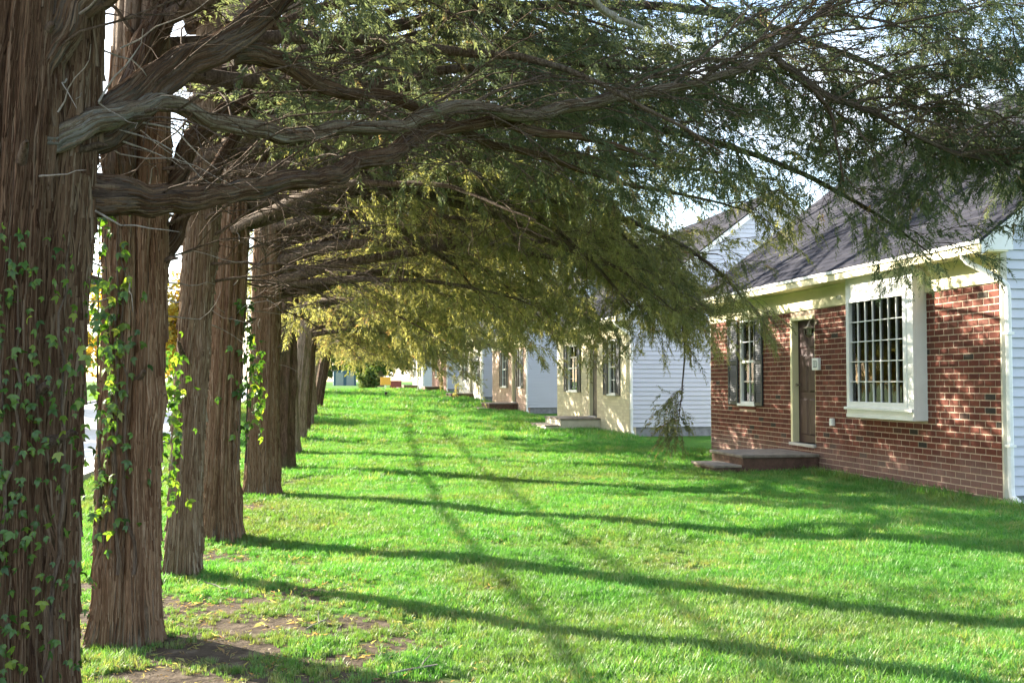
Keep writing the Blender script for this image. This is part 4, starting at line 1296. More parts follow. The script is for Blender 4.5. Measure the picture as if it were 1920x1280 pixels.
LE2 = [(3.36,6.9,3.68),(3.6,6.9,3.44),(3.68,6.9,3.17),(3.7,6.85,2.89)]
LF = [(1.05,5.0,3.75),(1.2,5.05,3.62),(1.32,5.1,3.52),(1.43,5.2,3.43),(1.56,5.3,3.4),(1.73,5.4,3.39)]
LG = [(-1.1,4.25,2.45),(-1.04,4.12,2.63),(-0.94,4.2,2.84),(-0.81,4.3,3.04),(-0.66,4.45,3.32),(-0.43,4.7,3.72),(-.1,4.9,4.2),(.6,5.0,4.7)]
limb(t1, o1, LA, [.085,.08,.074,.066,.055,.045,.028], M_LIMB, seed=31, k=20)
limb(t1, o1, LB, [.052,.044,.040,.039,.035,.033,.032,.031,.030,.029,.028,.028,.026,.023,.020,.015,.008], M_BARK_GREY, 'lichen_limb', seed=32, k=16)
limb(t1, o1, LC, [.090,.072,.054,.047,.044,.042,.044,.042,.038,.034,.028,.022,.016,.008], M_LIMB, seed=33, k=18)
limb(t1, o1, LD, [.045,.036,.033,.030,.027,.024,.020,.015,.008], M_LIMB, seed=34)
limb(t1, o1, LE, [.024,.026,.024,.021,.018,.015,.011,.006], M_LIMB, seed=35, k=10)
limb(t1, o1, LE2, [.016,.014,.010,.005], M_LIMB, seed=36, k=8)
limb(t1, o1, LF, [.010,.014,.017,.018,.017,.013], M_TWIG_PALE, 'broken_limb', seed=37, k=10)
limb(t1, o1, LG, [.08,.065,.058,.055,.05,.045,.035,.02], M_LIMB, seed=38, k=16)
dead_twigs(t1, o1, [(-1.1,4.3,2.3,.26),(-1.08,4.3,2.6,.27),(-1.0,4.4,2.7,.2),(-.9,4.5,2.6,.1)], 5, 16)

def keep_near(P):
    """nothing hangs below the open view under the near boughs"""
    low = np.interp(P[:, 0], [-1, 1.0, 2.4, 3.2, 4.6, 8], [3.0, 3.0, 2.66, 2.48, 2.36, 2.36])
    low = low - np.clip((P[:, 1]-7.0)*.10, 0, .6)
    # the long limbs stay bare on their open (camera) side
    xl = [p[0] for p in LB]; yl = np.interp(P[:, 0], xl, [p[1] for p in LB]); zl = np.interp(P[:, 0], xl, [p[2] for p in LB])
    front = (P[:, 0] < 4.2) & (P[:, 1] < yl+.06) & (P[:, 2] < zl+.55)
    xe = [p[0] for p in LE]; ye = np.interp(P[:, 0], xe, [p[1] for p in LE]); ze = np.interp(P[:, 0], xe, [p[2] for p in LE])
    front |= (P[:, 0] > 3.1) & (P[:, 0] < 5.2) & (P[:, 1] < ye+.03) & (P[:, 2] < ze+.5)
    return (P[:, 2] > low) & ~front

c1 = Canopy(201); c1.keep = keep_near; c1.gap = .12
r1 = c1.r
def resample14(pts):
    pts = np.array(pts, float); s = np.linspace(0, len(pts)-1, 14); i = np.minimum(s.astype(int), len(pts)-2); f = (s-i)[:, None]
    return pts[i]*(1-f)+pts[i+1]*f
def plen(p): p = np.array(p, float); return float(np.linalg.norm(np.diff(p, axis=0), axis=1).sum())
for pts, dn, lf, sl in ((LA, 5, .35, .9), (LB, 5.5, .34, .95), (LC, 6, .5, .8), (LD, 6.5, .4, .8), (LE, 7.5, .0, .85), (LE2, 7, 0, .6), (LG, 4.5, .4, .9)):
    c1.twiggery(resample14(pts), plen(pts), dens=dn, leaf_from=lf, sec_len=sl, droop=.45, bare=.85, tint0=.30)
# side boughs leaving the long limbs
for (p, az, el, L, dr) in (((1.44,6.1,3.1), .9, .35, 2.0, .7), ((1.77,6.2,3.21), -.3, .4, 1.8, .8), ((2.22,6.4,3.34), .8, .5, 2.2, .9), ((2.79,6.6,3.57), 1.2, .35, 2.0, .9), ((3.15,6.8,3.79), -.2, .3, 2.2, .8),
        ((3.58,7.0,4.13), .2, .2, 2.4, .9), ((4.17,7.2,4.62), .1, .2, 2.2, 1.0), ((.79,5.7,2.97), .7, .55, 1.8, .8), ((.28,5.6,3.87), .4, .3, 2.6, .7), ((.79,5.9,4.26), .2, .25, 2.8, .8), ((.45,5.5,2.82), 1.0, .6, 1.5, .6),
        ((1.4,6.6,2.93), .6, .3, 1.6, .6), ((4.42,7.2,3.37), .9, .1, 1.4, .6), ((4.94,7.3,3.23), -.2, .1, 1.4, .7), ((4.1,7.1,3.47), .7, .35, 1.5, .8), ((3.7,7.0,3.5), .2, .5, 1.8, .8), ((2.4,6.5,3.4), -.4, .5, 1.9, .7),
        ((4.6,7.25,3.3), .55, .25, 1.7, 1.0), ((5.0,7.35,3.22), .3, .2, 1.6, 1.0), ((4.2,7.1,3.45), .3, .3, 1.7, 1.1), ((3.9,7.05,3.5), .75, .35, 1.9, 1.1), ((5.4,7.45,3.2), .6, .15, 1.3, .9), ((3.3,6.9,3.65), .5, .3, 1.8, 1.1),
        ((3.58,7.0,4.13), .1, .5, 2.2, 1.0), ((3.15,6.8,3.8), .4, .8, 2.0, .9), ((4.17,7.2,4.62), .5, .1, 2.0, .9), ((4.17,7.2,4.6), -.3, .1, 1.8, .9), ((4.42,7.2,3.4), .1, .7, 1.8, 1.1), ((4.94,7.3,3.25), .35, .6, 1.8, 1.1), ((5.5,7.5,3.2), .3, .4, 1.6, 1.0), ((2.22,6.4,3.34), .2, .8, 1.8, .8), ((2.79,6.6,3.57), .1, .9, 1.7, .8)):
    q = c1.path(p, az, el, L, 14, dr, .12); c1.t14.append((q, .011, .003))
    c1.twiggery(q, L, dens=7, leaf_from=.10, sec_len=.78, droop=.6, tint0=.24, gap=.06)
grow(c1, -1.05, 4.4, 0, 3.6, 11.5, 4, 10, 4.6, vis=4.8, tint=.3)
c1.build(t1, o1, K=30, wid=.13, ll=.29, leaf=M_FOL_NEAR)

def stubs(t, o, seed, rad, n=5):
    r = random.Random(seed+91)
    for q in range(n):
        az = r.uniform(-2.4, .2); z = r.uniform(.9, 2.9); L = r.uniform(.06, .17); r0 = r.uniform(.010, .020)
        d = np.array([math.cos(az), math.sin(az), r.uniform(.1, .6)]); p = np.array([math.cos(az)*rad*.9, math.sin(az)*rad*.9, z])
        mb = MB().tube([p-d*.04, p+d*L*.35, p+d*L*.75+np.array([0, 0, .01]), p+d*L*1.05], [r0*1.8, r0*1.1, r0*.9, r0*.35], 8)
        mb.build('branch_stub', M_TWIG, t, smooth=True)
stubs(t1, o1, 21, .27, 5)

def near_tree(i, label, trunk_path, trunk_rad, clefts, seed, hmin, hmax, nlow, nup, reach, vis, mat=M_BARK, flute=.10, lobes=None, extra=None, keep=True, nth=110, nz=110, tint=.42, dens=4.6, twn=10, fK=27, fl=.31, gap=.20, nstrip=2000, nbare=9, smat=None):
    t = tree_root(i, label); o = t.location
    link('trunk', trunk_mesh('trunk', trunk_path, trunk_rad, seed, nth=nth, nz=nz, flute=flute, lobes=lobes, mats=(mat,), clefts=clefts), t)
    bark_strips(t, seed, nstrip, 3.0, (-2.9, .6), mat=smat)
    stubs(t, o, seed, trunk_rad[2], 5)
    c = Canopy(seed+500)
    if keep: c.keep = keep_near
    c.gap = gap
    if extra: extra(t, o, c)
    if c.low:
        hold, c.sp = c.sp, []
        for p in c.low: c.twiggery(p, 2.2, dens=6, leaf_from=.25, sec_len=.85, droop=.5, bare=.8, tint0=.4, gap=.1)
        c.sp2, c.sp = c.sp, hold
    grow(c, o[0], o[1], o[2], hmin, hmax, nlow, nup, reach, vis=vis, tint=tint, dens=dens)
    rb = c.r
    for q in range(nbare):
        az = rb.gauss(-.1, .8); z = rb.uniform(2.2, 4.0); L = rb.uniform(.9, 2.0)
        p = c.path((o[0]+.1, o[1], z), az, rb.uniform(-.25, .6), L, 14, rb.uniform(0, .8), .16)
        c.t14.append((p, .012, .004)); c.twiggery(p, L, dens=5, leaf_from=2, bare=1, sec_len=.6, droop=.3, leafp=0)
    dead_twigs(t, o, [(o[0], o[1], o[2]+z, .17) for z in (1.9, 2.3, 2.7, 3.1)], seed+7, twn)
    res = c.build(t, o, K=fK, wid=.135, ll=fl, leaf=M_FOL_NEAR if i < 3 else None)
    return t, res

def ex2(t, o, c):
    # low street-side boughs added out of sight to shade the bare soil
    for q, (az, el, h, L) in enumerate(((3.1,.25,2.0,2.4),(2.5,.4,2.3,2.2),(3.4,.45,2.5,2.2))):
        p = c.path((o[0]-.1, o[1], h), az, el, L, 14, .5, .1); c.t14.append((p, .022, .005))
        c.low.append(p)
    for pts, rd, sd in (([(-1.05,6.1,2.5),(-1.1,5.98,2.78),(-1.0,6.0,3.15),(-0.89,6.1,3.59),(-0.74,6.2,4.08),(-.5,6.3,4.6)], [.10,.09,.08,.075,.06,.04], 41),
                        ([(-.98,6.2,2.45),(-0.81,6.2,2.63),(-0.7,6.3,2.91),(-0.51,6.5,3.13),(-0.27,6.8,3.26),(0.15,7.2,3.64),(0.7,7.6,4.04)], [.06,.05,.045,.04,.034,.026,.014], 42),
                        ([(-.95,6.2,2.05),(-0.85,6.25,2.21),(-0.76,6.3,2.44),(-0.62,6.4,2.68),(-0.48,6.6,3.02),(-0.27,6.9,3.42)], [.05,.042,.036,.03,.024,.014], 43)):
        limb(t, o, pts, rd, M_LIMB, seed=sd)
        c.twiggery(resample14(pts), plen(pts), dens=6, leaf_from=.55, sec_len=.7, droop=.4, bare=.95, tint0=.4)
near_tree(1, 'second cedar, double stemmed trunk draped with creeper and bare soil at its foot', [(0,0,-.15),(.0,0,.9),(.02,.0,1.8),(.02,0,2.8),(.05,.05,4.5),(.08,.1,12)], [.182,.172,.168,.172,.13,.05], [(-1.50,.46,.13),(-.85,.14,.09),(-2.2,.16,.09),(.3,.3,.2),(2.,.3,.2)], 22, 3.0, 12, 9, 9, 5.0, 5.4, flute=.10, lobes=[(2,.55),(3,.35),(6,.25),(9,.2)], extra=ex2, nth=150, nz=120, tint=.36)
def ex3(t, o, c):
    for pts, sd in (([(-.9,8.1,3.1),(.8,8.3,3.6),(2.4,8.5,3.7),(3.8,8.7,3.5),(4.9,8.8,3.1),(5.7,8.9,2.65)], 47), ([(-.9,8.1,3.6),(.9,8.0,4.3),(2.6,8.0,4.5),(4.2,8.1,4.3),(5.6,8.2,3.8),(6.6,8.3,3.2)], 48)):
        limb(t, o, pts, [.05,.042,.034,.026,.017,.006], M_LIMB, seed=sd, k=9)
        c.twiggery(resample14(pts), plen(pts), dens=7, leaf_from=.45, sec_len=1.05, droop=.9, bare=.85, tint0=.32, gap=.12)
near_tree(2, 'third cedar, slim grey trunk with a knot, between two thicker trunks', [(0,0,-.15),(.03,0,.9),(.07,.0,1.8),(.12,.0,2.6),(.16,.05,4.5),(.2,.1,12)], [.118,.110,.105,.125,.09,.04], [(-1.9,.16,.12),(-1.1,.12,.09),(.5,.2,.2)], 23, 2.9, 12.4, 12, 9, 5.4, 6.0, mat=M_BARK, flute=.06, tint=.40, extra=ex3, smat=M_STRIP_PALE)
def ex4(t, o, c):
    for pts, sd in (([(-.8,10.1,2.9),(.6,10.4,3.35),(2.2,10.8,3.45),(3.6,11.2,3.2),(4.6,11.5,2.75),(5.1,11.7,2.3)], 45), ([(-.8,10.1,3.2),(1.0,10.7,3.7),(2.4,11.2,3.7),(3.3,11.6,3.3),(3.9,11.8,2.8),(4.2,11.9,2.4)], 49), ([(-.8,10.1,3.0),(.7,10.6,3.4),(1.9,11.0,3.4),(2.8,11.3,3.0),(3.3,11.5,2.6),(3.6,11.6,2.3)], 50)):
        limb(t, o, pts, [.05,.042,.034,.026,.017,.006], M_LIMB, seed=sd, k=9)
        c.twiggery(resample14(pts), plen(pts), dens=5.5, leaf_from=.35, sec_len=1.15, droop=.8, bare=.8, tint0=.45)
near_tree(3, 'fourth cedar with creeper on the lawn side of its brown fluted trunk', [(0,0,-.15),(.0,0,.9),(.03,.0,1.8),(.06,0,2.8),(.08,.05,4.6),(.1,.1,12.5)], [.182,.168,.162,.165,.12,.04], [(-1.25,.36,.12),(-1.8,.26,.11),(-.75,.22,.10),(.6,.3,.2)], 24, 2.7, 12.6, 14, 10, 5.8, 6.6, flute=.13, tint=.44, twn=14, extra=ex4)

# fifth tree carries the long bough that weeps almost to the grass in front of the gap
def ex5(t, o, c):
    pts = [(-.65,13.65,3.1),(.4,13.9,3.6),(1.8,14.2,3.8),(3.2,14.5,3.75),(4.4,14.8,3.45),(5.1,14.95,3.0),(5.38,15.0,2.5),(5.46,15.0,2.0),(5.43,15.0,1.45),(5.38,15.0,1.0),(5.36,15.0,.7)]
    limb(t, o, pts, [.05,.045,.038,.030,.024,.019,.015,.012,.009,.007,.004], M_LIMB, 'weeping_bough', k=10, seed=51)
    for pts2, sd in (([(-.65,13.65,3.3),(.8,13.4,3.75),(2.2,13.2,3.8),(3.4,13.1,3.45),(4.2,13.0,2.95),(4.6,13.0,2.5)], 52), ([(-.65,13.65,3.0),(.8,14.2,3.5),(2.2,14.7,3.5),(3.2,15.1,3.1),(3.9,15.4,2.6),(4.2,15.5,2.2)], 53), ([(-.65,13.65,3.9),(1.0,14.4,4.6),(2.8,15.1,4.7),(4.3,15.7,4.3),(5.2,16.1,3.7),(5.7,16.3,3.1)], 54), ([(-.65,13.65,3.6),(1.2,14.8,4.2),(3.0,15.9,4.2),(4.5,16.8,3.7),(5.3,17.3,3.1),(5.7,17.5,2.5)], 55)):
        limb(t, o, pts2, [.05,.042,.034,.026,.017,.006], M_LIMB, seed=sd, k=8)
        c.twiggery(resample14(pts2), plen(pts2), dens=6.5, leaf_from=.4, sec_len=1.15, droop=.9, bare=.85, tint0=.5, gap=.05)
    up = resample14(pts[:7]); c.twiggery(up, plen(pts[:7]), dens=7.5, leaf_from=.3, sec_len=1.15, droop=.8, tint0=.46, gap=.05)
    lo = [(5.46,15.0,1.42),(5.44,15,1.25),(5.40,15.0,1.05),(5.38,15,.85),(5.36,15.0,.62)]
    c.twiggery(resample14(lo), 1.6, dens=11, leaf_from=0, sec_len=.42, droop=.5, tint0=.30, start=0, nspr=3)
    mid = [(5.1,14.95,3.0),(5.38,15.0,2.5),(5.45,15.0,2.1)]
    c.twiggery(resample14(mid), 1.4, dens=8, leaf_from=0, sec_len=.45, droop=.9, tint0=.42, start=0)
near_tree(4, 'fifth cedar, whose long bough weeps down in front of the gap between the cottages', [(0,0,-.15),(.0,0,.9),(.02,.0,1.9),(.04,0,2.9),(.06,.05,4.8),(.1,.1,12.8)], [.23,.20,.19,.19,.13,.04], None, 25, 2.5, 12.6, 17, 11, 6.0, 8.0, flute=.12, extra=ex5, keep=False, nth=90, nz=90, tint=.55, fK=19, fl=.36, gap=.14)

# ---- the rest of the row: three crowns, shared between copies
PROT = []
for s_, (seed, nb) in enumerate(((61, 15), (62, 16), (63, 15))):
    c = Canopy(seed)
    grow(c, 0, 0, 0, 2.5, 12.0, nb, 9, 6.1, vis=None, tint=.58, dens=4.0, sec=1.08)
    hold = bpy.data.objects.new('hold', None)
    res, n = c.build(None, (0, 0, 0), K=13, wid=.15, ll=.46)
    trunk = trunk_mesh('trunk', [(0,0,-.2),(.0,0,.9),(.02,.0,1.9),(.03,0,2.9),(.06,.05,4.8),(.1,.1,12.8)], [.22,.195,.185,.18,.12,.04], 70+s_, nth=64, nz=60, flute=.12)
    meshes = (trunk, res[0].data, res[1].data)
    for o in res: bpy.data.objects.remove(o)
    bpy.data.objects.remove(hold)
    PROT.append(meshes)
ORD = ['sixth', 'seventh', 'eighth', 'ninth', 'tenth', 'eleventh', 'twelfth', 'thirteenth', 'fourteenth', 'fifteenth', 'sixteenth', 'seventeenth']
for q, i in enumerate(range(5, len(TREES_XY))):
    last = i == len(TREES_XY)-1
    t = tree_root(i, ('%s cedar of the row counted from the camera' % ORD[q]) if not last else 'farthest cedar at the end of the row')
    tr, tw, cr = PROT[q % 3]
    rq = random.Random(900+q)
    t.rotation_euler = (0, 0, R([8, -14, 20, -6, 12, -18, 4, 15, -10, 7, -4, 11][q]))
    sc_ = [1.0, 1.05, .96, 1.0, 1.08, 1.0, .98, 1.05, 1.0, 1.1, 1.0, 1.1][q]
    t.scale = (sc_, sc_, sc_*(.94 if q > 4 else 1.0))
    lx, ly, rw = rq.gauss(0, .10), rq.gauss(0, .14), rq.uniform(.72, 1.22)
    link('trunk', trunk_mesh('trunk', [(0,0,-.2),(lx*.5,ly*.4,.9),(lx,ly,1.9),(lx*1.4,ly*1.3,2.9),(.06,.05,4.8),(.1,.1,12.8)], [.22*rw,.195*rw,.185*rw,.18*rw,.12,.04], 70+q, nth=72, nz=60, flute=.12, mats=(M_BARK if q % 3 else M_BARK_DARK,)), t)
    o = link('twigs', tw, t); o['kind'] = 'stuff'; o = link('crown', cr, t); o['kind'] = 'stuff'

# ------------------------------------------------------------------ climbing creepers
def leaf_shape(name, seed):
    """three pointed leaflets on a short stalk"""
    rng = random.Random(seed)
    V, F = [], []
    prof = [(.0,.0),(.20,.16),(.27,.38),(.20,.62),(.09,.84),(.0,1.0)]
    for ang, sc, y0 in ((0, .72, .30), (1.05, .58, .26), (-1.05, .58, .26)):
        ang += rng.uniform(-.25, .25); sc *= rng.uniform(.85, 1.1); tilt = rng.uniform(-.25, .25)
        ca, sa = math.cos(ang), math.sin(ang); n0 = len(V); n = len(prof)
        for sd in (0, 1, -1):
            for (w, t) in prof:
                x, y, z = sd*w*sc*rng.uniform(.9, 1.1), t*sc - (.05*sc if sd else 0), .22*w*sc*abs(sd) - .22*t*t*sc + tilt*sd*w*sc
                V.append((x*ca + y*sa, y0 + y*ca - x*sa, z))
        for i in range(n-1):
            F.append((n0+i, n0+n+i, n0+n+i+1, n0+i+1)); F.append((n0+i, n0+i+1, n0+2*n+i+1, n0+2*n+i))
    n0 = len(V); V += [(-.012,0,0),(.012,0,0),(.012,.3,0),(-.012,.3,0)]; F.append((n0,n0+1,n0+2,n0+3))
    me = bpy.data.meshes.new(name); me.from_pydata(V, [], F); me.materials.append(M_VINE)
    me.polygons.foreach_set('use_smooth', [True]*len(me.polygons))
    return me
LEAVES = [leaf_shape('leaf', s) for s in range(4)]

def vine(label, root, stems, leafspots, seed):
    """stems: polylines; leafspots: (pos, outward normal, size)"""
    v = empty('climbing_vine', root, label, 'vine', 'creepers climbing the cedar trunks')
    off = np.array(root)
    for st in stems:
        MB().tube(st, list(np.linspace(.011, .003, len(st))), 6).build('stem', M_TWIG, v, smooth=True, off=root)
    r = random.Random(seed)
    leafspots = sorted(leafspots, key=lambda q: -q[2])
    JV, JF = [], []
    for idx, (p, nrm, s) in enumerate(leafspots):
        lme = LEAVES[r.randrange(4)]
        n = Vector(nrm) + Vector((r.gauss(0,.6), r.gauss(0,.6), r.gauss(.35,.45))); n.normalize()
        down = Vector((r.gauss(0,.45), r.gauss(0,.45), -1)); yv = (down - n*down.dot(n)).normalized(); xv = yv.cross(n)
        M = Matrix((xv, yv, n)).transposed().to_4x4()
        M.translation = Vector(p) - Vector(root)
        M = M @ Matrix.Diagonal((s*r.uniform(.75,1.05), s, s, 1))
        if idx < 300:
            o = bpy.data.objects.new('leaf', lme); COL.objects.link(o); o.parent = v
            o.matrix_local = M
        else:
            n0 = len(JV); JV += [tuple(M @ q.co) for q in lme.vertices]; JF += [tuple(n0+i for i in f.vertices) for f in lme.polygons]
    if JV:
        me = bpy.data.meshes.new('small_leaves'); me.from_pydata(JV, [], JF); me.materials.append(M_VINE_I)
        link('small_leaves', me, v)['kind'] = 'stuff'
    return v

def trunk_vine(label, ctr, rad, zr, azs, n, seed, size, extra=()):
    r = random.Random(seed); x0, y0 = ctr
    stems, spots = [], []
    for a in azs:
        st = []; az = a; z = zr[0]-.3
        while z < zr[1]:
            st.append((x0+(rad+.008)*math.cos(az), y0+(rad+.008)*math.sin(az), z)); z += .09; az += r.gauss(0, .07)
        stems.append(st)
        for _ in range(n//len(azs)):
            k = r.randrange(3, len(st)); p = st[k]
            az2 = math.atan2(p[1]-y0, p[0]-x0) + r.gauss(0, .34)
            rr = rad + .012 + abs(r.gauss(0, .028))
            spots.append(((x0+rr*math.cos(az2), y0+rr*math.sin(az2), p[2]+r.gauss(0, .05)), (math.cos(az2), math.sin(az2), 0), size*r.uniform(.6, 1.2)))
    for (c, sg, m, s) in extra:
        for _ in range(m):
            p = tuple(c[k]+r.gauss(0, sg[k]) for k in range(3))
            spots.append((p, (r.gauss(.1,.6), -1, 0), s*r.uniform(.65, 1.2)))
    return vine(label, (x0, y0, 0), stems, spots, seed)

trunk_vine('dark green creeper covering the lower trunk of the nearest cedar', (-1.185,4.3), .272, (.30,2.0), (-2.3,-2.05,-1.8,-1.6,-1.3,-1.0), 820, 1, .042, extra=(((-.87,4.06,1.45),(.04,.03,.12),10,.06),))
trunk_vine('sunlit creeper hanging off the double stemmed second cedar', (-1.03,6.2), .18, (.7,2.4), (-2.6,-2.2,-1.75,-1.3), 210, 2, .062,
           extra=(((-.89,6.62,1.5),(.045,.05,.13),45,.075), ((-.86,6.6,1.2),(.045,.05,.14),45,.07), ((-.87,6.6,.88),(.04,.05,.10),34,.07), ((-1.12,5.97,1.75),(.05,.03,.25),30,.075)))
trunk_vine('bright creeper on the lawn side of the fourth cedar', (-.84,10.08), .19, (1.0,2.3), (-.9,-.35), 90, 3, .085,
           extra=(((-.585,10.25,1.6),(.03,.05,.14),28,.09), ((-.56,10.3,1.25),(.03,.05,.15),34,.09)))

# ------------------------------------------------------------------ things at the far end of the lawn
def far_spot(x, y): return (x, y, float(gz(y)))
b = empty('garden_bollard', far_spot(3.55, 55), 'short black bollard standing alone on the far lawn', 'bollard')
MB().tube([(0,0,-.05),(0,0,.24)], .06, 12).build('post', M_BLACK, b)
MB().tube([(0,0,.235),(0,0,.27),(0,0,.33),(0,0,.35)], [.05,.085,.085,.03], 12).build('cap', M_BLACK, b)
s = empty('sign_board', far_spot(5.9, 92), 'orange sign board on a post at the end of the lawn', 'sign')
MB().tube([(0,0,-.1),(0,0,.35)], .06, 8).build('post', M_FRIEZE2, s)
MB().box(-.45,.45,-.04,.04,.32,1.02).build('panel', M_ORANGE, s, bevel=.01)
s2 = empty('storage_box', far_spot(7.0, 95), 'dull red box standing behind the orange sign board', 'box')
MB().box(-.5,.5,-.4,.4,0,.62).build('body', M_REDB, s2, bevel=.02)
MB().box(-.54,.54,-.44,.44,.621,.70).build('lid', M_REDB, s2, bevel=.02)
bl = empty('garden_shed', far_spot(3.6, 140), 'small blue shed far beyond the end of the cedar row', 'building')
MB().box(-1.5,1.5,0,4,-.3,2.0).build('wall', M_BLUEP, bl)
MB().prism_y([(-1.7,1.95),(0,2.7),(1.7,1.95),(1.7,2.05),(0,2.82),(-1.7,2.05)], -.2, 4.2).build('roof', M_SHING, bl)
for x in (-1.2, .2):
    w = MB().box(x, x+1.0, -.06, -.004, 0, 1.7).build('shed_door', M_STEEL, bl)

def broadleaf(name, label, loc, h, rad, mat, seed, n=260, group=None, size=.34, K=8, wid=.42, low=.25, cat='tree'):
    t = empty(name, loc, label, cat, group)
    rng = np.random.default_rng(seed); r = random.Random(seed)
    mb = MB(); mb.tube([(0,0,-.2),(.05,0,h*.25),(.0,.08,h*.5),(.05,.0,h*.8)], [.045*h,.032*h,.024*h,.008*h], 10)
    P, D = [], []
    for i in range(16):
        az = r.uniform(0, 6.28); z = h*r.uniform(low, .7); L = rad*r.uniform(.6, 1.0)
        pts = [np.array([0.03,0.03,z])]
        el = r.uniform(.1, .9)
        for k in range(5):
            az += r.gauss(0,.2); el += r.gauss(0,.15)
            pts.append(pts[-1]+L/5*np.array([math.cos(az)*math.cos(el), math.sin(az)*math.cos(el), math.sin(el)]))
        mb.tube(pts, list(np.linspace(.012*h, .002*h, 6)), 6)
        for k in range(n//16):
            q = pts[r.randrange(1, 6)] + rng.normal(0, rad*.16, 3)
            m = r.randrange(8, 16)
            P.append(q + rng.normal(0, rad*.085, (m, 3))); D.append(rng.normal(0, 1, (m, 3)) + np.array([0,0,-.2]))
    P = np.concatenate(P); D = np.concatenate(D)
    ok = P[:, 2] > h*low*.6
    P, D = P[ok], D[ok]
    tint = np.clip(rng.normal(.5, .25, len(P)), 0, 1)
    V, F, tn = sprays(P, D, np.full(len(P), size), tint, rng, K, wid, ll=.7)
    mb.build('trunk', M_BARK, t, smooth=True)
    link('crown', np_mesh('crown', V, F, [mat], {'tint': tn}), t)['kind'] = 'stuff'
    return t
YG = 'autumn trees across the street'
broadleaf('autumn_tree', 'yellow autumn tree across the street seen between second and third cedar', (-9.2,32,.1), 4.4, 2.4, M_YEL, 81, 300, YG, low=.1)
broadleaf('autumn_tree', 'golden autumn tree across the street seen beside the nearest trunk', (-13.5,30,.1), 4.0, 2.6, M_YEL, 82, 260, YG, low=.1)
broadleaf('autumn_tree', 'orange yellow autumn tree farther off across the street', (-11.5,44,.3), 6.5, 3.2, M_YEL, 83, 300, YG)
broadleaf('autumn_tree', 'distant autumn tree where the street ends', (-10.5,70,.7), 8, 4, M_YEL, 84, 260, YG)
FG = 'trees and bushes behind the far lawn'
broadleaf('leafy_bush', 'dark bush beside the orange sign board', far_spot(4.6, 96), 1.4, 1.3, M_DEC, 91, 110, FG, size=.3, low=.02, cat='bush')
broadleaf('leafy_tree', 'rounded green tree beyond the orange sign board', far_spot(7, 118), 9, 5, M_DEC, 92, 300, FG, size=.6)
broadleaf('leafy_tree', 'broad green tree closing the far end of the lawn', far_spot(13, 128), 10, 6, M_DEC, 93, 300, FG, size=.7)
broadleaf('leafy_tree', 'pale green tree beyond the last cedar', far_spot(-3, 175), 11, 7, M_DEC, 94, 280, FG, size=.8)
broadleaf('leafy_tree', 'tall green tree behind the blue building', far_spot(6, 185), 13, 8, M_DEC, 95, 280, FG, size=.9)

# ------------------------------------------------------------------ overhead lines across the street (their shadows cross the lawn)
tanE = math.tan(R(SUN_EL)); sx, sy = math.sin(R(SUN_AZ)), math.cos(R(SUN_AZ))
WX = -5.2
def cable(ground, label, rad):
    """line above the street whose shadow runs through the given lawn points"""
    pts = []
    for xg, yg in ground:
        d = (xg - WX)/(-sx)
        pts.append((WX, yg + d*sy, d*tanE + float(gz(yg))))
    o = MB().tube(pts, rad, 6).build('overhead_cable', M_WIRE, None)
    tag(o, label, 'cable', 'overhead lines along the street')
    return pts
w1 = cable([(1.9,-24),(1.55,-8),(1.36,2),(1.34,5),(1.40,8),(1.45,11),(1.70,16),(2.15,22),(3.1,33),(4.3,44)], 'lower overhead cable strung above the street', .023)
w2 = cable([(2.9,-24),(2.5,-8),(2.32,2),(2.30,5),(2.34,8),(2.42,11),(2.70,16),(3.1,22),(4.0,33),(5.2,44)], 'upper overhead cable strung above the street', .020)
for k, lab in ((0, 'utility pole beside the street behind the camera'), (-1, 'distant utility pole beside the street')):
    Y = w1[k][1]; za, zb = w1[k][2], w2[k][2]
    p = empty('utility_pole', (WX, Y, float(gz(Y))), lab, 'utility pole', 'utility poles along the street')
    g0 = float(gz(Y))
    MB().tube([(-.16,0,-.3),(-.16,0,3),(-.16,0,zb-g0+.8)], [.13,.11,.09], 10).build('pole', M_POLE, p, smooth=True)
    MB().box(-.08,.03,-.05,.05,za-g0-.05,za-g0+.05).build('lower_bracket', M_STEEL, p)
    MB().box(-.08,.03,-.05,.05,zb-g0-.05,zb-g0+.05).build('upper_bracket', M_STEEL, p)

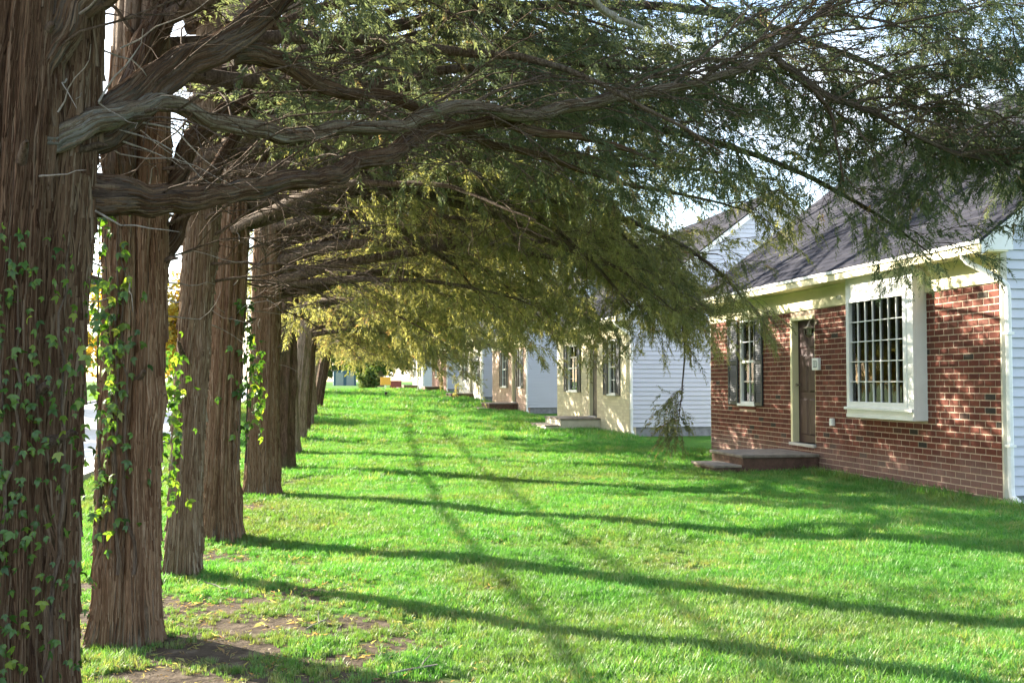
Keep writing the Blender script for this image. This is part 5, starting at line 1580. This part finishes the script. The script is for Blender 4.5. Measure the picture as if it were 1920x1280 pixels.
# ------------------------------------------------------------------ litter under the trees
r = random.Random(77)
for q, (x, y, a, L, lab) in enumerate(((-.05,6.15,.9,.22,'short dry stick on the bare soil right of the second cedar'), (-.55,7.35,2.3,.30,'forked dry stick near the foot of the third cedar'), (.35,5.15,.3,.26,'thin dry stick in the thin grass nearest the camera'))):
    pts = []
    for k in range(6):
        t = k/5; pts.append((x+L*t*math.cos(a)+r.gauss(0,.008), y+L*t*math.sin(a)+r.gauss(0,.008), float(gz(y))+float(ground_bump(x,y))+.012+.02*t))
    mb = MB().tube(pts, list(np.linspace(.007,.003,6)), 6)
    k = pts[3]; mb.tube([k, (k[0]+.05*math.cos(a+.8), k[1]+.05*math.sin(a+.8), k[2]+.015), (k[0]+.10*math.cos(a+.7), k[1]+.10*math.sin(a+.7), k[2]+.035)], [.004,.003,.002], 5)
    tag(mb.build('fallen_stick', M_TWIG_PALE, None, smooth=True), lab, 'stick', 'fallen sticks')
rng = np.random.default_rng(5)
nl = 5200
X = rng.uniform(-2.2, 2.0, nl); Y = rng.uniform(3.4, 13, nl)
ok = rng.uniform(size=nl) < np.clip(dirt_at(X, Y)*1.2 + .12, 0, 1); X, Y = X[ok], Y[ok]
Pl = np.stack([X, Y, gz(Y)+ground_bump(X, Y)+.008], -1); Dl = rng.normal(size=(len(X), 3)); Dl[:, 2] *= .12
V, F, tn = sprays(Pl, Dl, rng.uniform(.05, .12, len(X)), np.clip(rng.normal(.97, .05, len(X)), 0, 1), rng, 5, .10, sag=0, ll=.5)
V[:, 2] = np.maximum(V[:, 2], gz(V[:, 1])+ground_bump(V[:, 0], V[:, 1])+.003)
tag(link('needle_litter', np_mesh('needle_litter', V, F, [M_FOL], {'tint': tn})), 'brown dead cedar sprigs littering the soil under the trees', 'litter', kind='stuff')
lm = LEAVES[0].copy(); lm.materials[0] = M_STRAW; lm.name = 'fallen_leaf'
for q in range(40):
    if q < 24: x, y = r.uniform(-.9, 1.6), r.uniform(4.2, 9)
    else: x, y = r.uniform(.5, 6.5), r.uniform(6, 14)
    if x > .7*y: continue
    o = link('fallen_leaf', lm); s_ = r.uniform(.022, .045)
    o.location = (x, y, float(gz(y))+float(ground_bump(x, y))+.035); o.scale = (s_, s_, s_); o.rotation_euler = (r.gauss(0,.4), r.gauss(0,.4), r.uniform(0,6.28))
    tag(o, 'small curled brown leaf lying on the grass', 'fallen leaf', 'fallen leaves on the lawn')
